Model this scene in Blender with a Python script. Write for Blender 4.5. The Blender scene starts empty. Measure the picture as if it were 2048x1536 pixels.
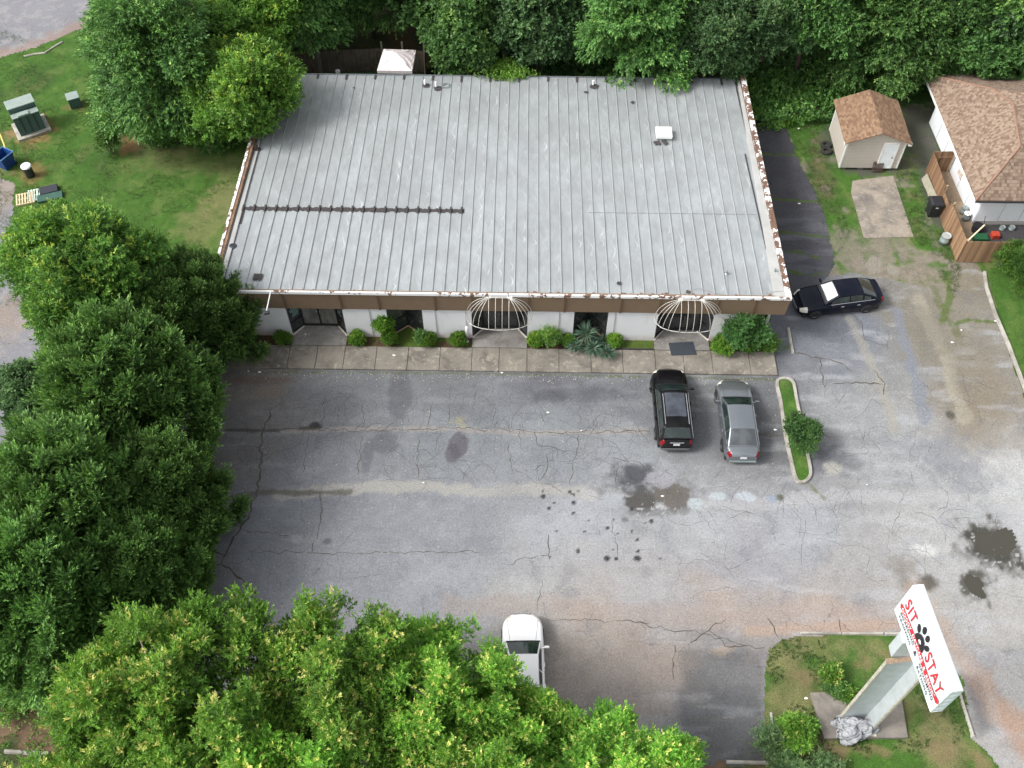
import bpy, math, random
import numpy as np
from mathutils import Vector
R = math.radians
random.seed(7)
scene = bpy.context.scene
C = scene.collection

# ------------------------------------------------------------------ camera
CAMH = 43.0
PITCH, YAW, ROLL, FPX = 0.9443994, -0.0153269, 0.00137938, 2010.34
cp, sp = math.cos(PITCH), math.sin(PITCH)
_f = np.array([math.sin(YAW)*cp, math.cos(YAW)*cp, -sp]); _r = np.array([math.cos(YAW), -math.sin(YAW), 0.0]); _u = np.cross(_r, _f)
_c, _s = math.cos(ROLL), math.sin(ROLL)
_r, _u = _c*_r+_s*_u, -_s*_r+_c*_u
cam = bpy.data.objects.new('camera', bpy.data.cameras.new('camera')); C.objects.link(cam)
from mathutils import Matrix
M = Matrix(((_r[0], _u[0], -_f[0]), (_r[1], _u[1], -_f[1]), (_r[2], _u[2], -_f[2]))).to_4x4()
M.translation = Vector((0, 0, CAMH)); cam.matrix_world = M
cam.data.sensor_width = 36; cam.data.lens = 36*FPX/2048; cam.data.clip_end = 2000; cam.data.clip_start = 0.5
scene.camera = cam
def ray(px, py): return (px-1024)/FPX*_r-(py-768)/FPX*_u+_f
def at(px, py, z=0.0):                 # survey helper: where a sight line meets the height z
    d = ray(px, py); t = (z-CAMH)/d[2]; return (d[0]*t, d[1]*t, z)
def at2(px, py): return at(px, py)[:2]
def pxy(X, Y, Z=0): d = np.array([X, Y, Z-CAMH]); k = d@_f; return 1024+FPX*(d@_r)/k, 768-FPX*(d@_u)/k

# ------------------------------------------------------------------ world, sun, exposure
SUN_EL, SUN_AZ = 46, -104               # azimuth measured from +Y towards +X
w = bpy.data.worlds.new('World'); scene.world = w; w.use_nodes = True
nt = w.node_tree; bg = nt.nodes['Background']
sky = nt.nodes.new('ShaderNodeTexSky'); sky.sky_type = 'NISHITA'; sky.sun_disc = False
sky.sun_elevation = R(SUN_EL); sky.sun_rotation = R(SUN_AZ); sky.air_density = 1.0; sky.dust_density = 4.0; sky.ozone_density = 1.0
hs = nt.nodes.new('ShaderNodeHueSaturation'); hs.inputs['Saturation'].default_value = 0.14      # thin overcast
nt.links.new(sky.outputs[0], hs.inputs['Color']); nt.links.new(hs.outputs[0], bg.inputs[0]); bg.inputs[1].default_value = 0.14
sl = bpy.data.lights.new('sun', 'SUN'); sl.energy = 1.45; sl.angle = R(13); sl.color = (1.0, 0.965, 0.92)
sun = bpy.data.objects.new('sun', sl); C.objects.link(sun)
sd = Vector((math.sin(R(SUN_AZ))*math.cos(R(SUN_EL)), math.cos(R(SUN_AZ))*math.cos(R(SUN_EL)), math.sin(R(SUN_EL))))
sun.rotation_euler = sd.to_track_quat('Z', 'Y').to_euler(); sun.location = (0, 0, 60)
scene.view_settings.view_transform = 'Standard'; scene.view_settings.look = 'None'
scene.view_settings.exposure = 0.95; scene.view_settings.gamma = 1.0
scene.view_settings.use_curve_mapping = False
scene.render.resolution_x = 1024; scene.render.resolution_y = 768

# ------------------------------------------------------------------ helpers
def S(r, g, b, k=1.0):
    def f(c):
        c /= 255.0
        return (c/12.92 if c <= 0.04045 else ((c+0.055)/1.055)**2.4)*k
    return (f(r), f(g), f(b), 1.0)
_mats = {}
class NB:
    def __init__(s, name):
        s.m = bpy.data.materials.new(name); s.m.use_nodes = True; s.t = s.m.node_tree; s.p = s.t.nodes['Principled BSDF']
        s.out = s.t.nodes['Material Output']
    def n(s, typ, **kw):
        n = s.t.nodes.new(typ)
        for k, v in kw.items(): setattr(n, k, v)
        return n
    def l(s, a, b): s.t.links.new(a, b)
    def coord(s, obj=False):
        if obj: return s.n('ShaderNodeTexCoord').outputs['Object']
        return s.n('ShaderNodeNewGeometry').outputs['Position']
    def noise(s, scale, detail=4, rough=0.6, vec=None, dist=0.0, mapscale=None):
        n = s.n('ShaderNodeTexNoise'); n.inputs['Scale'].default_value = scale; n.inputs['Detail'].default_value = detail
        n.inputs['Roughness'].default_value = rough; n.inputs['Distortion'].default_value = dist
        v = vec if vec is not None else s.coord()
        if mapscale:
            mp = s.n('ShaderNodeMapping'); mp.inputs['Scale'].default_value = mapscale; s.l(v, mp.inputs[0]); v = mp.outputs[0]
        s.l(v, n.inputs['Vector']); return n.outputs[0]
    def ramp(s, fac, stops):
        r = s.n('ShaderNodeValToRGB'); e = r.color_ramp.elements
        while len(e) < len(stops): e.new(0.5)
        for i, (p, c) in enumerate(stops): e[i].position = p; e[i].color = c if len(c) == 4 else (*c, 1)
        s.l(fac, r.inputs[0]); return r.outputs[0]
    def mr(s, fac, a, b, c, d):
        r = s.n('ShaderNodeMapRange'); s.l(fac, r.inputs[0])
        for i, v in enumerate((a, b, c, d)): r.inputs[i+1].default_value = v
        return r.outputs[0]
    def mix(s, fac, a, b, mode='MIX'):
        m = s.n('ShaderNodeMix', data_type='RGBA', blend_type=mode)
        if isinstance(fac, (int, float)): m.inputs[0].default_value = fac
        else: s.l(fac, m.inputs[0])
        for i, v in ((6, a), (7, b)):
            if isinstance(v, tuple): m.inputs[i].default_value = v
            else: s.l(v, m.inputs[i])
        return m.outputs[2]
    def math(s, op, a, b=None):
        m = s.n('ShaderNodeMath', operation=op)
        for i, v in enumerate((a, b)):
            if v is None: continue
            if isinstance(v, (int, float)): m.inputs[i].default_value = v
            else: s.l(v, m.inputs[i])
        return m.outputs[0]
    def col(s, v):
        if isinstance(v, tuple): s.p.inputs['Base Color'].default_value = v
        else: s.l(v, s.p.inputs['Base Color'])
    def set(s, **kw):
        for k, v in kw.items():
            i = s.p.inputs[k.replace('_', ' ')]
            if isinstance(v, (int, float)): i.default_value = v
            else: s.l(v, i)
    def bump(s, h, strength=0.3, dist=0.02):
        b = s.n('ShaderNodeBump'); b.inputs['Strength'].default_value = strength; b.inputs['Distance'].default_value = dist
        s.l(h, b.inputs['Height']); s.l(b.outputs[0], s.p.inputs['Normal'])
def simple(name, col, rough=0.7, metal=0.0, var=0.15, scale=3.0, bump=0.0, coat=0.0, spec=0.5):
    if name in _mats: return _mats[name]
    b = NB(name); k1 = tuple(c*(1-var) for c in col[:3])+(1,); k2 = tuple(min(1, c*(1+var)) for c in col[:3])+(1,)
    nz = b.noise(scale, 5, 0.65)
    b.col(b.ramp(nz, [(0.3, k1), (0.7, k2)])); b.set(Roughness=rough, Metallic=metal)
    b.p.inputs['Specular IOR Level'].default_value = spec
    if coat: b.p.inputs['Coat Weight'].default_value = coat; b.p.inputs['Coat Roughness'].default_value = 0.03
    if bump: b.bump(b.noise(scale*8, 4, 0.7), bump, 0.02)
    _mats[name] = b.m; return b.m

class MB:
    def __init__(s): s.v = []; s.f = []; s.starts = []
    def add(s, vs, fs):
        o = len(s.v); s.starts.append((o, len(s.f))); s.v += [tuple(map(float, p)) for p in vs]; s.f += [tuple(i+o for i in f) for f in fs]; return s
    def box(s, x0, x1, y0, y1, z0, z1):
        return s.add([(x0,y0,z0),(x1,y0,z0),(x1,y1,z0),(x0,y1,z0),(x0,y0,z1),(x1,y0,z1),(x1,y1,z1),(x0,y1,z1)],
                     [(3,2,1,0),(4,5,6,7),(0,1,5,4),(1,2,6,5),(2,3,7,6),(3,0,4,7)])
    def obox(s, c, a, b, h, z0=None):   # oriented box: centre, half vector a, half vector b, half vector h
        c, a, b, h = map(np.array, (c, a, b, h))
        P = [c-a-b-h, c+a-b-h, c+a+b-h, c-a+b-h, c-a-b+h, c+a-b+h, c+a+b+h, c-a+b+h]
        return s.add(P, [(3,2,1,0),(4,5,6,7),(0,1,5,4),(1,2,6,5),(2,3,7,6),(3,0,4,7)])
    def beam(s, p, q, w, h, up=(0, 0, 1)):
        p, q = np.array(p, float), np.array(q, float); d = q-p; u = np.array(up, float)
        sd_ = np.cross(d, u); n = np.linalg.norm(sd_)
        if n < 1e-6: sd_ = np.array([1.0, 0, 0]); n = 1
        sd_ /= n; u2 = np.cross(sd_, d); u2 /= np.linalg.norm(u2)
        return s.obox((p+q)/2, d/2, sd_*w/2, u2*h/2)
    def quad(s, *p): return s.add(p, [tuple(range(len(p)))])
    def prism(s, poly, z0, z1):
        n = len(poly); v = [(x, y, z0) for x, y in poly]+[(x, y, z1) for x, y in poly]
        return s.add(v, [tuple(range(n))[::-1], tuple(range(n, 2*n))]+[(i, (i+1) % n, n+(i+1) % n, n+i) for i in range(n)])
    def cyl(s, c, r, h, n=20, r2=None, axis=(0, 0, 1), cap=True):
        return s.tube([c, tuple(np.array(c)+np.array(axis)*h)], [r, r if r2 is None else r2], n, cap)
    def tube(s, pts, rad, n=8, cap=True, closed=False):
        pts = [np.array(p, float) for p in pts]; rs = rad if isinstance(rad, (list, tuple)) else [rad]*len(pts)
        vs = []; N = len(pts); pu = None
        for i, p in enumerate(pts):
            if closed: d = pts[(i+1) % N]-pts[i-1]
            else: d = pts[min(i+1, N-1)]-pts[max(i-1, 0)]
            d = d/ (np.linalg.norm(d)+1e-9)
            u = np.array([0, 0, 1.0]) if abs(d[2]) < 0.9 else np.array([1.0, 0, 0])
            if pu is not None and abs(pu@d) < 0.95: u = pu
            a = np.cross(d, u); a /= np.linalg.norm(a)+1e-9; b = np.cross(a, d); pu = b
            for k in range(n):
                t = 2*math.pi*k/n; vs.append(p+rs[i]*(math.cos(t)*a+math.sin(t)*b))
        fs = []; M_ = N if closed else N-1
        for i in range(M_):
            j = (i+1) % N
            for k in range(n): k2 = (k+1) % n; fs.append((i*n+k, i*n+k2, j*n+k2, j*n+k))
        if cap and not closed: fs += [tuple(range(n))[::-1], tuple(range((N-1)*n, N*n))]
        return s.add(vs, fs)
    def lathe(s, c, prof, n=24):
        vs = []; fs = []
        for r, z in prof:
            for k in range(n): t = 2*math.pi*k/n; vs.append((c[0]+r*math.cos(t), c[1]+r*math.sin(t), c[2]+z))
        for i in range(len(prof)-1):
            for k in range(n): k2 = (k+1) % n; fs.append((i*n+k, i*n+k2, (i+1)*n+k2, (i+1)*n+k))
        return s.add(vs, fs)
    def grid(s, P):    # P[i][j] points
        ni, nj = len(P), len(P[0]); return s.add([q for row in P for q in row], [(i*nj+j, i*nj+j+1, (i+1)*nj+j+1, (i+1)*nj+j) for i in range(ni-1) for j in range(nj-1)])
    def each(s, name, mat, parent=None, **k):     # one object for every piece added
        out = []; st = s.starts+[(len(s.v), len(s.f))]
        for (a, fa), (b, fb) in zip(st[:-1], st[1:]):
            m = MB(); m.v = s.v[a:b]; m.f = [tuple(i-a for i in f) for f in s.f[fa:fb]]; out.append(m.build(name, mat, parent, **k))
        return out
    def build(s, name, mat, parent=None, smooth=False, world=True, bevel=0.0, kind=None):
        v = s.v
        if parent is not None and world:
            W = parent
            off = np.array(W.location) if W.parent is None else np.array(W.location)+np.array(W.parent.location)
            v = [tuple(np.array(p)-off) for p in v]
        me = bpy.data.meshes.new(name); me.from_pydata(v, [], s.f); me.update()
        if mat is not None: me.materials.append(mat)
        if smooth: me.polygons.foreach_set('use_smooth', [True]*len(me.polygons))
        o = bpy.data.objects.new(name, me); C.objects.link(o)
        if parent is not None: o.parent = parent
        if bevel:
            m = o.modifiers.new('bevel', 'BEVEL'); m.width = bevel; m.segments = 2; m.limit_method = 'ANGLE'
        if kind: o['kind'] = kind
        return o
def tag(o, label=None, cat=None, group=None, kind=None):
    if label: o['label'] = label
    if cat: o['category'] = cat
    if group: o['group'] = group
    if kind: o['kind'] = kind
    return o
def thing(name, label, cat, loc=(0, 0, 0), rz=0, group=None):
    o = bpy.data.objects.new(name, None); C.objects.link(o); o.location = loc; o.rotation_euler = (0, 0, rz); o.empty_display_size = 0.2
    return tag(o, label, cat, group)
def copy_tree(o, loc=None, rz=None, sc=None, label=None):
    c = o.copy(); C.objects.link(c)
    for ch in o.children:
        d = ch.copy(); C.objects.link(d); d.parent = c
        for g in ch.children:
            e = g.copy(); C.objects.link(e); e.parent = d
    if loc is not None: c.location = loc
    if rz is not None: c.rotation_euler = (0, 0, rz)
    if sc is not None: c.scale = sc
    if label: c['label'] = label
    return c
def np_mesh(name, V, F, mat, parent=None, tone=None, smooth=False):
    me = bpy.data.meshes.new(name); nv, nf, k = len(V), len(F), F.shape[1]
    me.vertices.add(nv); me.vertices.foreach_set('co', np.ascontiguousarray(V, dtype=np.float32).ravel())
    me.loops.add(nf*k); me.loops.foreach_set('vertex_index', np.ascontiguousarray(F, dtype=np.int32).ravel())
    me.polygons.add(nf); me.polygons.foreach_set('loop_start', np.arange(0, nf*k, k, dtype=np.int32)); 
    if smooth: me.polygons.foreach_set('use_smooth', np.ones(nf, dtype=bool))
    if tone is not None:
        a = me.attributes.new('tone', 'FLOAT', 'FACE'); a.data.foreach_set('value', tone.astype(np.float32))
    me.update(calc_edges=True); me.materials.append(mat)
    o = bpy.data.objects.new(name, me); C.objects.link(o)
    if parent is not None: o.parent = parent
    return o

# ------------------------------------------------------------------ numpy noise
_rng = np.random.default_rng(3)
_perm = _rng.random((256, 256))
def vnoise(x, y, seed=0):
    x = x+seed*17.31; y = y+seed*9.77
    xi = np.floor(x).astype(int); yi = np.floor(y).astype(int); xf = x-xi; yf = y-yi
    u = xf*xf*(3-2*xf); v = yf*yf*(3-2*yf)
    g = lambda a, b: _perm[(xi+a) & 255, (yi+b) & 255]
    return (g(0,0)*(1-u)+g(1,0)*u)*(1-v)+(g(0,1)*(1-u)+g(1,1)*u)*v
def fbm(x, y, f=1.0, o=4, seed=0):
    t = 0; a = 1; s_ = 0
    for i in range(o): t = t+a*vnoise(x*f, y*f, seed+i); s_ += a; a *= 0.5; f *= 2.03
    return t/s_
def sdf(poly, X, Y):     # signed distance, negative inside
    P = np.array(poly, float); n = len(P); d = np.full(X.shape, 1e9); ins = np.zeros(X.shape, bool)
    for i in range(n):
        a = P[i]; b = P[(i+1) % n]; e = b-a; wx = X-a[0]; wy = Y-a[1]
        t = np.clip((wx*e[0]+wy*e[1])/(e@e+1e-12), 0, 1); d = np.minimum(d, (wx-e[0]*t)**2+(wy-e[1]*t)**2)
        c = (P[i][1] <= Y) != (P[(i+1) % n][1] <= Y)
        with np.errstate(divide='ignore', invalid='ignore'):
            xs = a[0]+(Y-a[1])/(e[1] if e[1] != 0 else 1e-12)*e[0]
        ins ^= c & (X < xs)
    d = np.sqrt(d); return np.where(ins, -d, d)
def seg_d(pts, X, Y):
    P = np.array(pts, float); d = np.full(X.shape, 1e9)
    for i in range(len(P)-1):
        a, b = P[i], P[i+1]; e = b-a; wx = X-a[0]; wy = Y-a[1]; t = np.clip((wx*e[0]+wy*e[1])/(e@e+1e-12), 0, 1)
        d = np.minimum(d, (wx-e[0]*t)**2+(wy-e[1]*t)**2)
    return np.sqrt(d)
def sm(a, b, x): t = np.clip((x-a)/(b-a), 0, 1); return t*t*(3-2*t)
def L(r, g, b): return np.array(S(r, g, b)[:3])
def blend(col, c, m): return col*(1-m[:, None])+np.asarray(c)[None, :]*m[:, None]

GK = .62                                # surveyed tones to surface colours under this light
def sheet(name, poly, z, res, painter, mat, edge=0.12, parent=None, hfun=None):
    P = np.array(poly); x0, y0 = P.min(0)-0.3; x1, y1 = P.max(0)+0.3
    nx = int((x1-x0)/res)+2; ny = int((y1-y0)/res)+2
    gx, gy = np.meshgrid(x0+np.arange(nx)*res, y0+np.arange(ny)*res, indexing='ij')
    cx, cy = (gx[:-1, :-1]+res/2), (gy[:-1, :-1]+res/2)
    d = sdf(poly, cx, cy)+(fbm(cx, cy, 1.7, 4, 5)-0.5)*edge*4
    keep = d < 0
    idx = np.arange(nx*ny).reshape(nx, ny)
    F = np.stack([idx[:-1, :-1], idx[1:, :-1], idx[1:, 1:], idx[:-1, 1:]], -1)[keep]
    used = np.unique(F); rm = np.full(nx*ny, -1); rm[used] = np.arange(len(used)); F = rm[F]
    X = gx.ravel()[used]; Y = gy.ravel()[used]; Z = np.full(len(X), z)
    if hfun is not None: Z = Z+hfun(X, Y)
    o = np_mesh(name, np.stack([X, Y, Z], 1), F, mat, parent, smooth=True)
    col, veg = painter(X, Y); col = col*GK
    me = o.data
    a = me.attributes.new('col', 'FLOAT_COLOR', 'POINT'); a.data.foreach_set('color', np.concatenate([np.clip(col, 0, 1), np.ones((len(X), 1))], 1).astype(np.float32).ravel())
    a = me.attributes.new('veg', 'FLOAT', 'POINT'); a.data.foreach_set('value', veg.astype(np.float32))
    return o

def ground_mat():
    b = NB('painted_ground'); a = b.n('ShaderNodeAttribute', attribute_name='col'); v = b.n('ShaderNodeAttribute', attribute_name='veg')
    fine = b.noise(60, 3, 0.8); mid = b.noise(9, 6, 0.75); grain = b.noise(22, 4, 0.8)
    veg = v.outputs['Fac']
    # asphalt speckle
    spk = b.mr(fine, 0.3, 0.7, 0.72, 1.3); mm = b.mr(mid, 0.3, 0.7, 0.74, 1.26); gg = b.mr(grain, 0.3, 0.7, 0.66, 1.36)
    k = b.math('MULTIPLY', b.math('MULTIPLY', spk, mm), gg)
    wv = b.n('ShaderNodeVectorMath', operation='ADD'); nz = b.n('ShaderNodeTexNoise'); nz.inputs['Scale'].default_value = 2.2; nz.inputs['Detail'].default_value = 5; b.l(b.coord(), nz.inputs['Vector'])
    sc_ = b.n('ShaderNodeVectorMath', operation='SCALE'); b.l(nz.outputs['Color'], sc_.inputs[0]); sc_.inputs[3].default_value = .55; b.l(b.coord(), wv.inputs[0]); b.l(sc_.outputs[0], wv.inputs[1])
    for vs, th, lo, am in ((.5, .011, .47, .42), (1.5, .022, .54, .4)):      # cracking, only where the surface has worn
        vo = b.n('ShaderNodeTexVoronoi', feature='DISTANCE_TO_EDGE'); vo.voronoi_dimensions = '2D'; vo.inputs['Scale'].default_value = vs; b.l(wv.outputs[0], vo.inputs['Vector'])
        cr_ = b.math('MULTIPLY', b.mr(vo.outputs['Distance'], 0, th, am, 0), b.mr(b.noise(.22/vs**.5, 4, .7), lo, lo+.1, 0, 1)); k = b.math('MULTIPLY', k, b.math('SUBTRACT', 1.0, cr_))
    # grass: strong blade-like mottling
    g1 = b.noise(14, 6, 0.85, mapscale=(1, 1.9, 1)); g2 = b.noise(3.0, 4, 0.7)
    kg = b.math('MULTIPLY', b.mr(g1, 0.36, 0.64, 0.4, 1.65), b.mr(g2, 0.3, 0.7, 0.82, 1.2))
    kk = b.n('ShaderNodeMix', data_type='FLOAT'); b.l(veg, kk.inputs[0]); b.l(k, kk.inputs[2]); b.l(kg, kk.inputs[3])
    cc = b.n('ShaderNodeVectorMath', operation='SCALE'); b.l(a.outputs['Color'], cc.inputs[0]); b.l(kk.outputs[0], cc.inputs[3])
    b.col(cc.outputs[0]); b.set(Roughness=0.92); b.p.inputs['Specular IOR Level'].default_value = 0.25
    h = b.n('ShaderNodeMix', data_type='FLOAT'); b.l(veg, h.inputs[0]); b.l(b.math('MULTIPLY', fine, 0.25), h.inputs[2]); b.l(b.math('MULTIPLY', g1, 2.5), h.inputs[3])
    b.bump(h.outputs[0], 0.55, 0.03); return b.m
GM = ground_mat()

# ------------------------------------------------------------------ ground colours
GRASS = L(80, 120, 46); GRASS2 = L(108, 136, 66); DKGRASS = L(50, 82, 34); SOIL = L(172, 128, 96); STRAW = L(160, 146, 108); MULCH = L(122, 100, 80)
RED = L(200, 150, 118)
def grass_paint(dry=0.0, seed=0, dark=0.0):
    def f(X, Y):
        n1 = fbm(X, Y, 0.35, 4, seed); n2 = fbm(X, Y, 1.2, 4, seed+3); n3 = fbm(X, Y, 4.0, 3, seed+8)
        c = GRASS[None, :]*(0.8+0.4*n3[:, None]); c = blend(c, GRASS2, sm(0.45, 0.75, n2)*0.7); c = blend(c, DKGRASS, sm(0.55, 0.8, n1)*0.5)
        if dry: m = sm(0.62-dry*0.3, 0.8-dry*0.2, n1*0.6+n2*0.4)*min(1, dry*1.5); c = blend(c, STRAW, m*0.7)
        if dark: c = c*(1-dark)
        return c, np.ones(len(X))
    return f
def blob(X, Y, px, py, rx, ry=None, soft=0.5, rag=0.5, seed=0):   # a stain: position and size read off the survey, fixed to the ground
    x, y = at2(px, py); x2, _ = at2(px+rx, py); rx_ = abs(x2-x); _, y2 = at2(px, py-(ry or rx)); ry_ = abs(y2-y)
    d = np.sqrt(((X-x)/rx_)**2+((Y-y)/ry_)**2)+(fbm(X, Y, 2.2, 4, seed)-0.5)*2*rag
    return 1-sm(1-soft, 1+soft*0.3, d)
def pts(l): return [at2(*p) for p in l]

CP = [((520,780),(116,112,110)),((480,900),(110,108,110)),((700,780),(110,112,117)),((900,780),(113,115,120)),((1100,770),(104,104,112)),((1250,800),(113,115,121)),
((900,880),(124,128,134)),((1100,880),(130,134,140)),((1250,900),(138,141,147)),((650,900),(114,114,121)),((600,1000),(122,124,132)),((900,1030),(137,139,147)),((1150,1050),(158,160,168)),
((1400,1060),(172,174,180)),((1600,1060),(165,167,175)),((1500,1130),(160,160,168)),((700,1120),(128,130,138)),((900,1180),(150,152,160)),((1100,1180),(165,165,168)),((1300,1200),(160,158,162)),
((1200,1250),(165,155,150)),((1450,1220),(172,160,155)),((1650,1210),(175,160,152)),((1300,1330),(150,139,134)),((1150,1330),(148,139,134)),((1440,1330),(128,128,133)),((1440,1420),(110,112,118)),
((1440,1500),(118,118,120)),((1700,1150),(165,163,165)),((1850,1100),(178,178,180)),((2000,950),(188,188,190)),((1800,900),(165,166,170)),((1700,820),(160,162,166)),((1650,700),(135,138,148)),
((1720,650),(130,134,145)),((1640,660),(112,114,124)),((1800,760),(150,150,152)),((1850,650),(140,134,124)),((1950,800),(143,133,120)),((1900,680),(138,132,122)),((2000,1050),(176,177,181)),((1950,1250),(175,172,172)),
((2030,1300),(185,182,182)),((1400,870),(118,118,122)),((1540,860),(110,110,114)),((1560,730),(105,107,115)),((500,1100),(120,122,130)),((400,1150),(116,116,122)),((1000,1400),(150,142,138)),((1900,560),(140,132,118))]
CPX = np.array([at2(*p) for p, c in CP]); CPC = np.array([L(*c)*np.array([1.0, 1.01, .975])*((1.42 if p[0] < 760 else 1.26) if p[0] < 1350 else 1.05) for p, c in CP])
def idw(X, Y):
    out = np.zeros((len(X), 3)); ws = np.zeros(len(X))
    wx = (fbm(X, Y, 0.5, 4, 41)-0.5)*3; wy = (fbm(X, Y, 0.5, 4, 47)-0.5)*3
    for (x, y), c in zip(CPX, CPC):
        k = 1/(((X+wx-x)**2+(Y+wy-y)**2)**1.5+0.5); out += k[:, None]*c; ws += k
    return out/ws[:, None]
def lot_paint(X, Y):
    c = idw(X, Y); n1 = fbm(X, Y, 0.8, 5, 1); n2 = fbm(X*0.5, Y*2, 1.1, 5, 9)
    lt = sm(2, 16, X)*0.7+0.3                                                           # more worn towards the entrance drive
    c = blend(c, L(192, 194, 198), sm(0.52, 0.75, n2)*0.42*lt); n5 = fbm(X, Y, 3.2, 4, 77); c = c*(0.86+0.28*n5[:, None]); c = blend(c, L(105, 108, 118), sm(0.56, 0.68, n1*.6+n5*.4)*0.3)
    def band(p, w, colr, a, rag=0.6, sd_=0):
        nonlocal c
        d = seg_d(pts(p), X, Y)+(fbm(X, Y, 2.0, 4, 20+sd_)-0.5)*w*rag*2; c = blend(c, colr, (1-sm(w*0.4, w, d))*a)
    band([(560,990),(700,978),(850,970),(960,985),(1060,978),(1180,985)], 0.45, L(178, 176, 170), 0.8)
    band([(1180,985),(1330,1000),(1500,1010),(1700,990),(1900,1000)], 0.5, L(190, 190, 192), 0.5)
    band([(560,864),(700,858),(900,858),(1060,866),(1290,862)], 0.22, L(165, 160, 155), 0.7)
    band([(1700,640),(1760,760),(1790,860)], 0.35, L(170, 166, 155), 0.6, sd_=2); band([(1840,600),(1890,720),(1930,840)], 0.5, L(178, 172, 155), 0.65, sd_=3)
    band([(1790,620),(1830,740),(1850,840)], 0.45, L(138, 144, 156), 0.7, sd_=5); band([(900,1212),(1100,1210),(1300,1235),(1500,1238),(1800,1232)], 0.7, L(178, 162, 152), 0.38, sd_=4)
    band([(1500,1262),(1620,1256),(1790,1250)], 0.35, L(190, 162, 140), 0.5, sd_=6)
    band([(450,860),(560,862)], 0.12, L(75, 72, 66), 0.7); band([(440,1000),(520,985),(640,985),(700,985)], 0.2, L(108, 106, 98), 0.8, sd_=7)
    for (px, py, rx, ry, col, a, soft, rag) in [
        (1300,985,90,30,(118,118,120),.7,.6,.9),(1272,955,64,30,(66,66,74),.8,.7,.8),(1318,985,62,16,(88,86,86),.8,.4,.9),(1280,1006,28,21,(92,90,88),1,.1,.55),(1350,996,34,28,(112,107,102),.95,.2,.6),(1300,1022,60,9,(120,120,122),.6,.3,1.2),
        (1390,1007,17,13,(188,196,200),.95,.2,.4),(1434,992,16,8,(190,198,202),.9,.2,.4),(1490,993,22,10,(190,198,204),.9,.2,.4),(1325,957,42,22,(166,166,172),.8,.25,.7),(1230,1003,28,16,(176,180,186),.7,.3,.5),
        (1560,995,9,8,(98,100,80),.9,.5,.5),(1545,998,11,8,(150,164,180),.7,.4,.4),(630,850,14,9,(62,58,58),.9,.4,.5),(610,856,22,5,(72,70,62),.8,.5,.5),
        (918,890,22,28,(98,94,102),.75,.25,.25),(905,905,16,22,(96,92,100),.7,.25,.3),(800,790,26,60,(98,98,106),.55,.3,.3),(770,885,30,26,(100,100,108),.6,.3,.35),(735,915,12,40,(100,102,110),.5,.4,.3),
        (921,842,14,11,(186,172,110),.55,.8,.9),(540,785,30,14,(150,132,118),.5,.8,.6),(655,1083,10,7,(80,80,86),.6,.5,.6),(595,1078,14,10,(168,170,176),.8,.3,.5),(618,1080,14,8,(160,158,160),.7,.4,.6),
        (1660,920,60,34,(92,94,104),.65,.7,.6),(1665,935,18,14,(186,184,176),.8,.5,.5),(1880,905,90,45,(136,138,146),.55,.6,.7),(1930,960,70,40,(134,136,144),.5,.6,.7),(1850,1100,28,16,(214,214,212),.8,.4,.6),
        (1975,1098,66,56,(112,110,106),.7,.7,.9),(1990,1088,52,50,(74,73,66),.95,.35,.8),(1948,1172,34,36,(80,78,70),.9,.5,.9),(2040,1050,60,60,(190,190,192),.5,.7,.5),(1805,1135,34,22,(128,120,108),.6,.8,.5),(1858,1165,22,18,(84,78,66),.85,.6,.6),(1810,1160,16,24,(110,104,92),.5,.8,.5),
        (1700,1275,60,12,(190,160,140),.6,.6,.5),(1450,1300,30,12,(200,180,160),.5,.6,.6),(1470,1350,60,30,(160,160,160),.4,.6,.7),(1160,1110,90,30,(176,177,180),.4,.8,.6),(1000,1130,60,24,(160,162,168),.5,.8,.6),
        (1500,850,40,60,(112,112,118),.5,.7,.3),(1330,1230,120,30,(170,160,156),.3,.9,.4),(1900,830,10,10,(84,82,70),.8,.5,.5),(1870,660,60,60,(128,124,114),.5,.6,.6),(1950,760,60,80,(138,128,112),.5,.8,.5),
        (1250,1040,8,6,(120,120,124),.8,.3,.3),(1030,1000,60,40,(142,142,148),.3,.8,.6),(1180,790,90,20,(84,84,92),.5,.8,.7),(1100,790,60,16,(86,86,94),.5,.8,.7),(520,760,80,10,(130,110,98),.6,.6,.5)]:
        c = blend(c, L(*col), blob(X, Y, px, py, rx, ry, soft, rag, int(px) % 40)*a)
    wet = np.maximum(blob(X, Y, 1990, 1088, 60, 56, .3, .5, 3), blob(X, Y, 1950, 1172, 34, 36, .3, .5, 3)); wet = np.maximum(wet, blob(X, Y, 1300, 1020, 90, 14, .4, .6, 4)); c = blend(c, L(186, 188, 186), wet*sm(.70, .74, fbm(X, Y, 7, 2, 88)))
    m = 1-sm(-0.5, 0.4, sdf(pts([(1955,1325),(1985,1340),(2030,1420),(2080,1490),(2090,1570),(2030,1545),(1995,1450)]), X, Y)+(fbm(X, Y, 0.9, 4, 33)-0.5)*1.6)
    c = blend(c, L(190, 152, 124), m*0.65); c = blend(c, L(118, 116, 118), (1-sm(-.3, .3, sdf(pts([(1925,1350),(1962,1350),(1990,1460),(1958,1472)]), X, Y)+(n1-.5)*.6))*.8)
    m = 1-sm(0.0, 0.8, seg_d(pts([(1830,1180),(1880,1260),(1930,1330),(1990,1420)]), X, Y)+(fbm(X, Y, 1.2, 4, 35)-0.5)*1.0); c = blend(c, L(190, 162, 142), m*0.45)
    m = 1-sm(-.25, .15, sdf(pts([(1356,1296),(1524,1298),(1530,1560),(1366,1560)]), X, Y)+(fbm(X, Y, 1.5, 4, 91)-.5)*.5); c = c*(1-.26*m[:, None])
    rs = np.random.default_rng(5)                                                          # drips of tar on the pale lane
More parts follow.
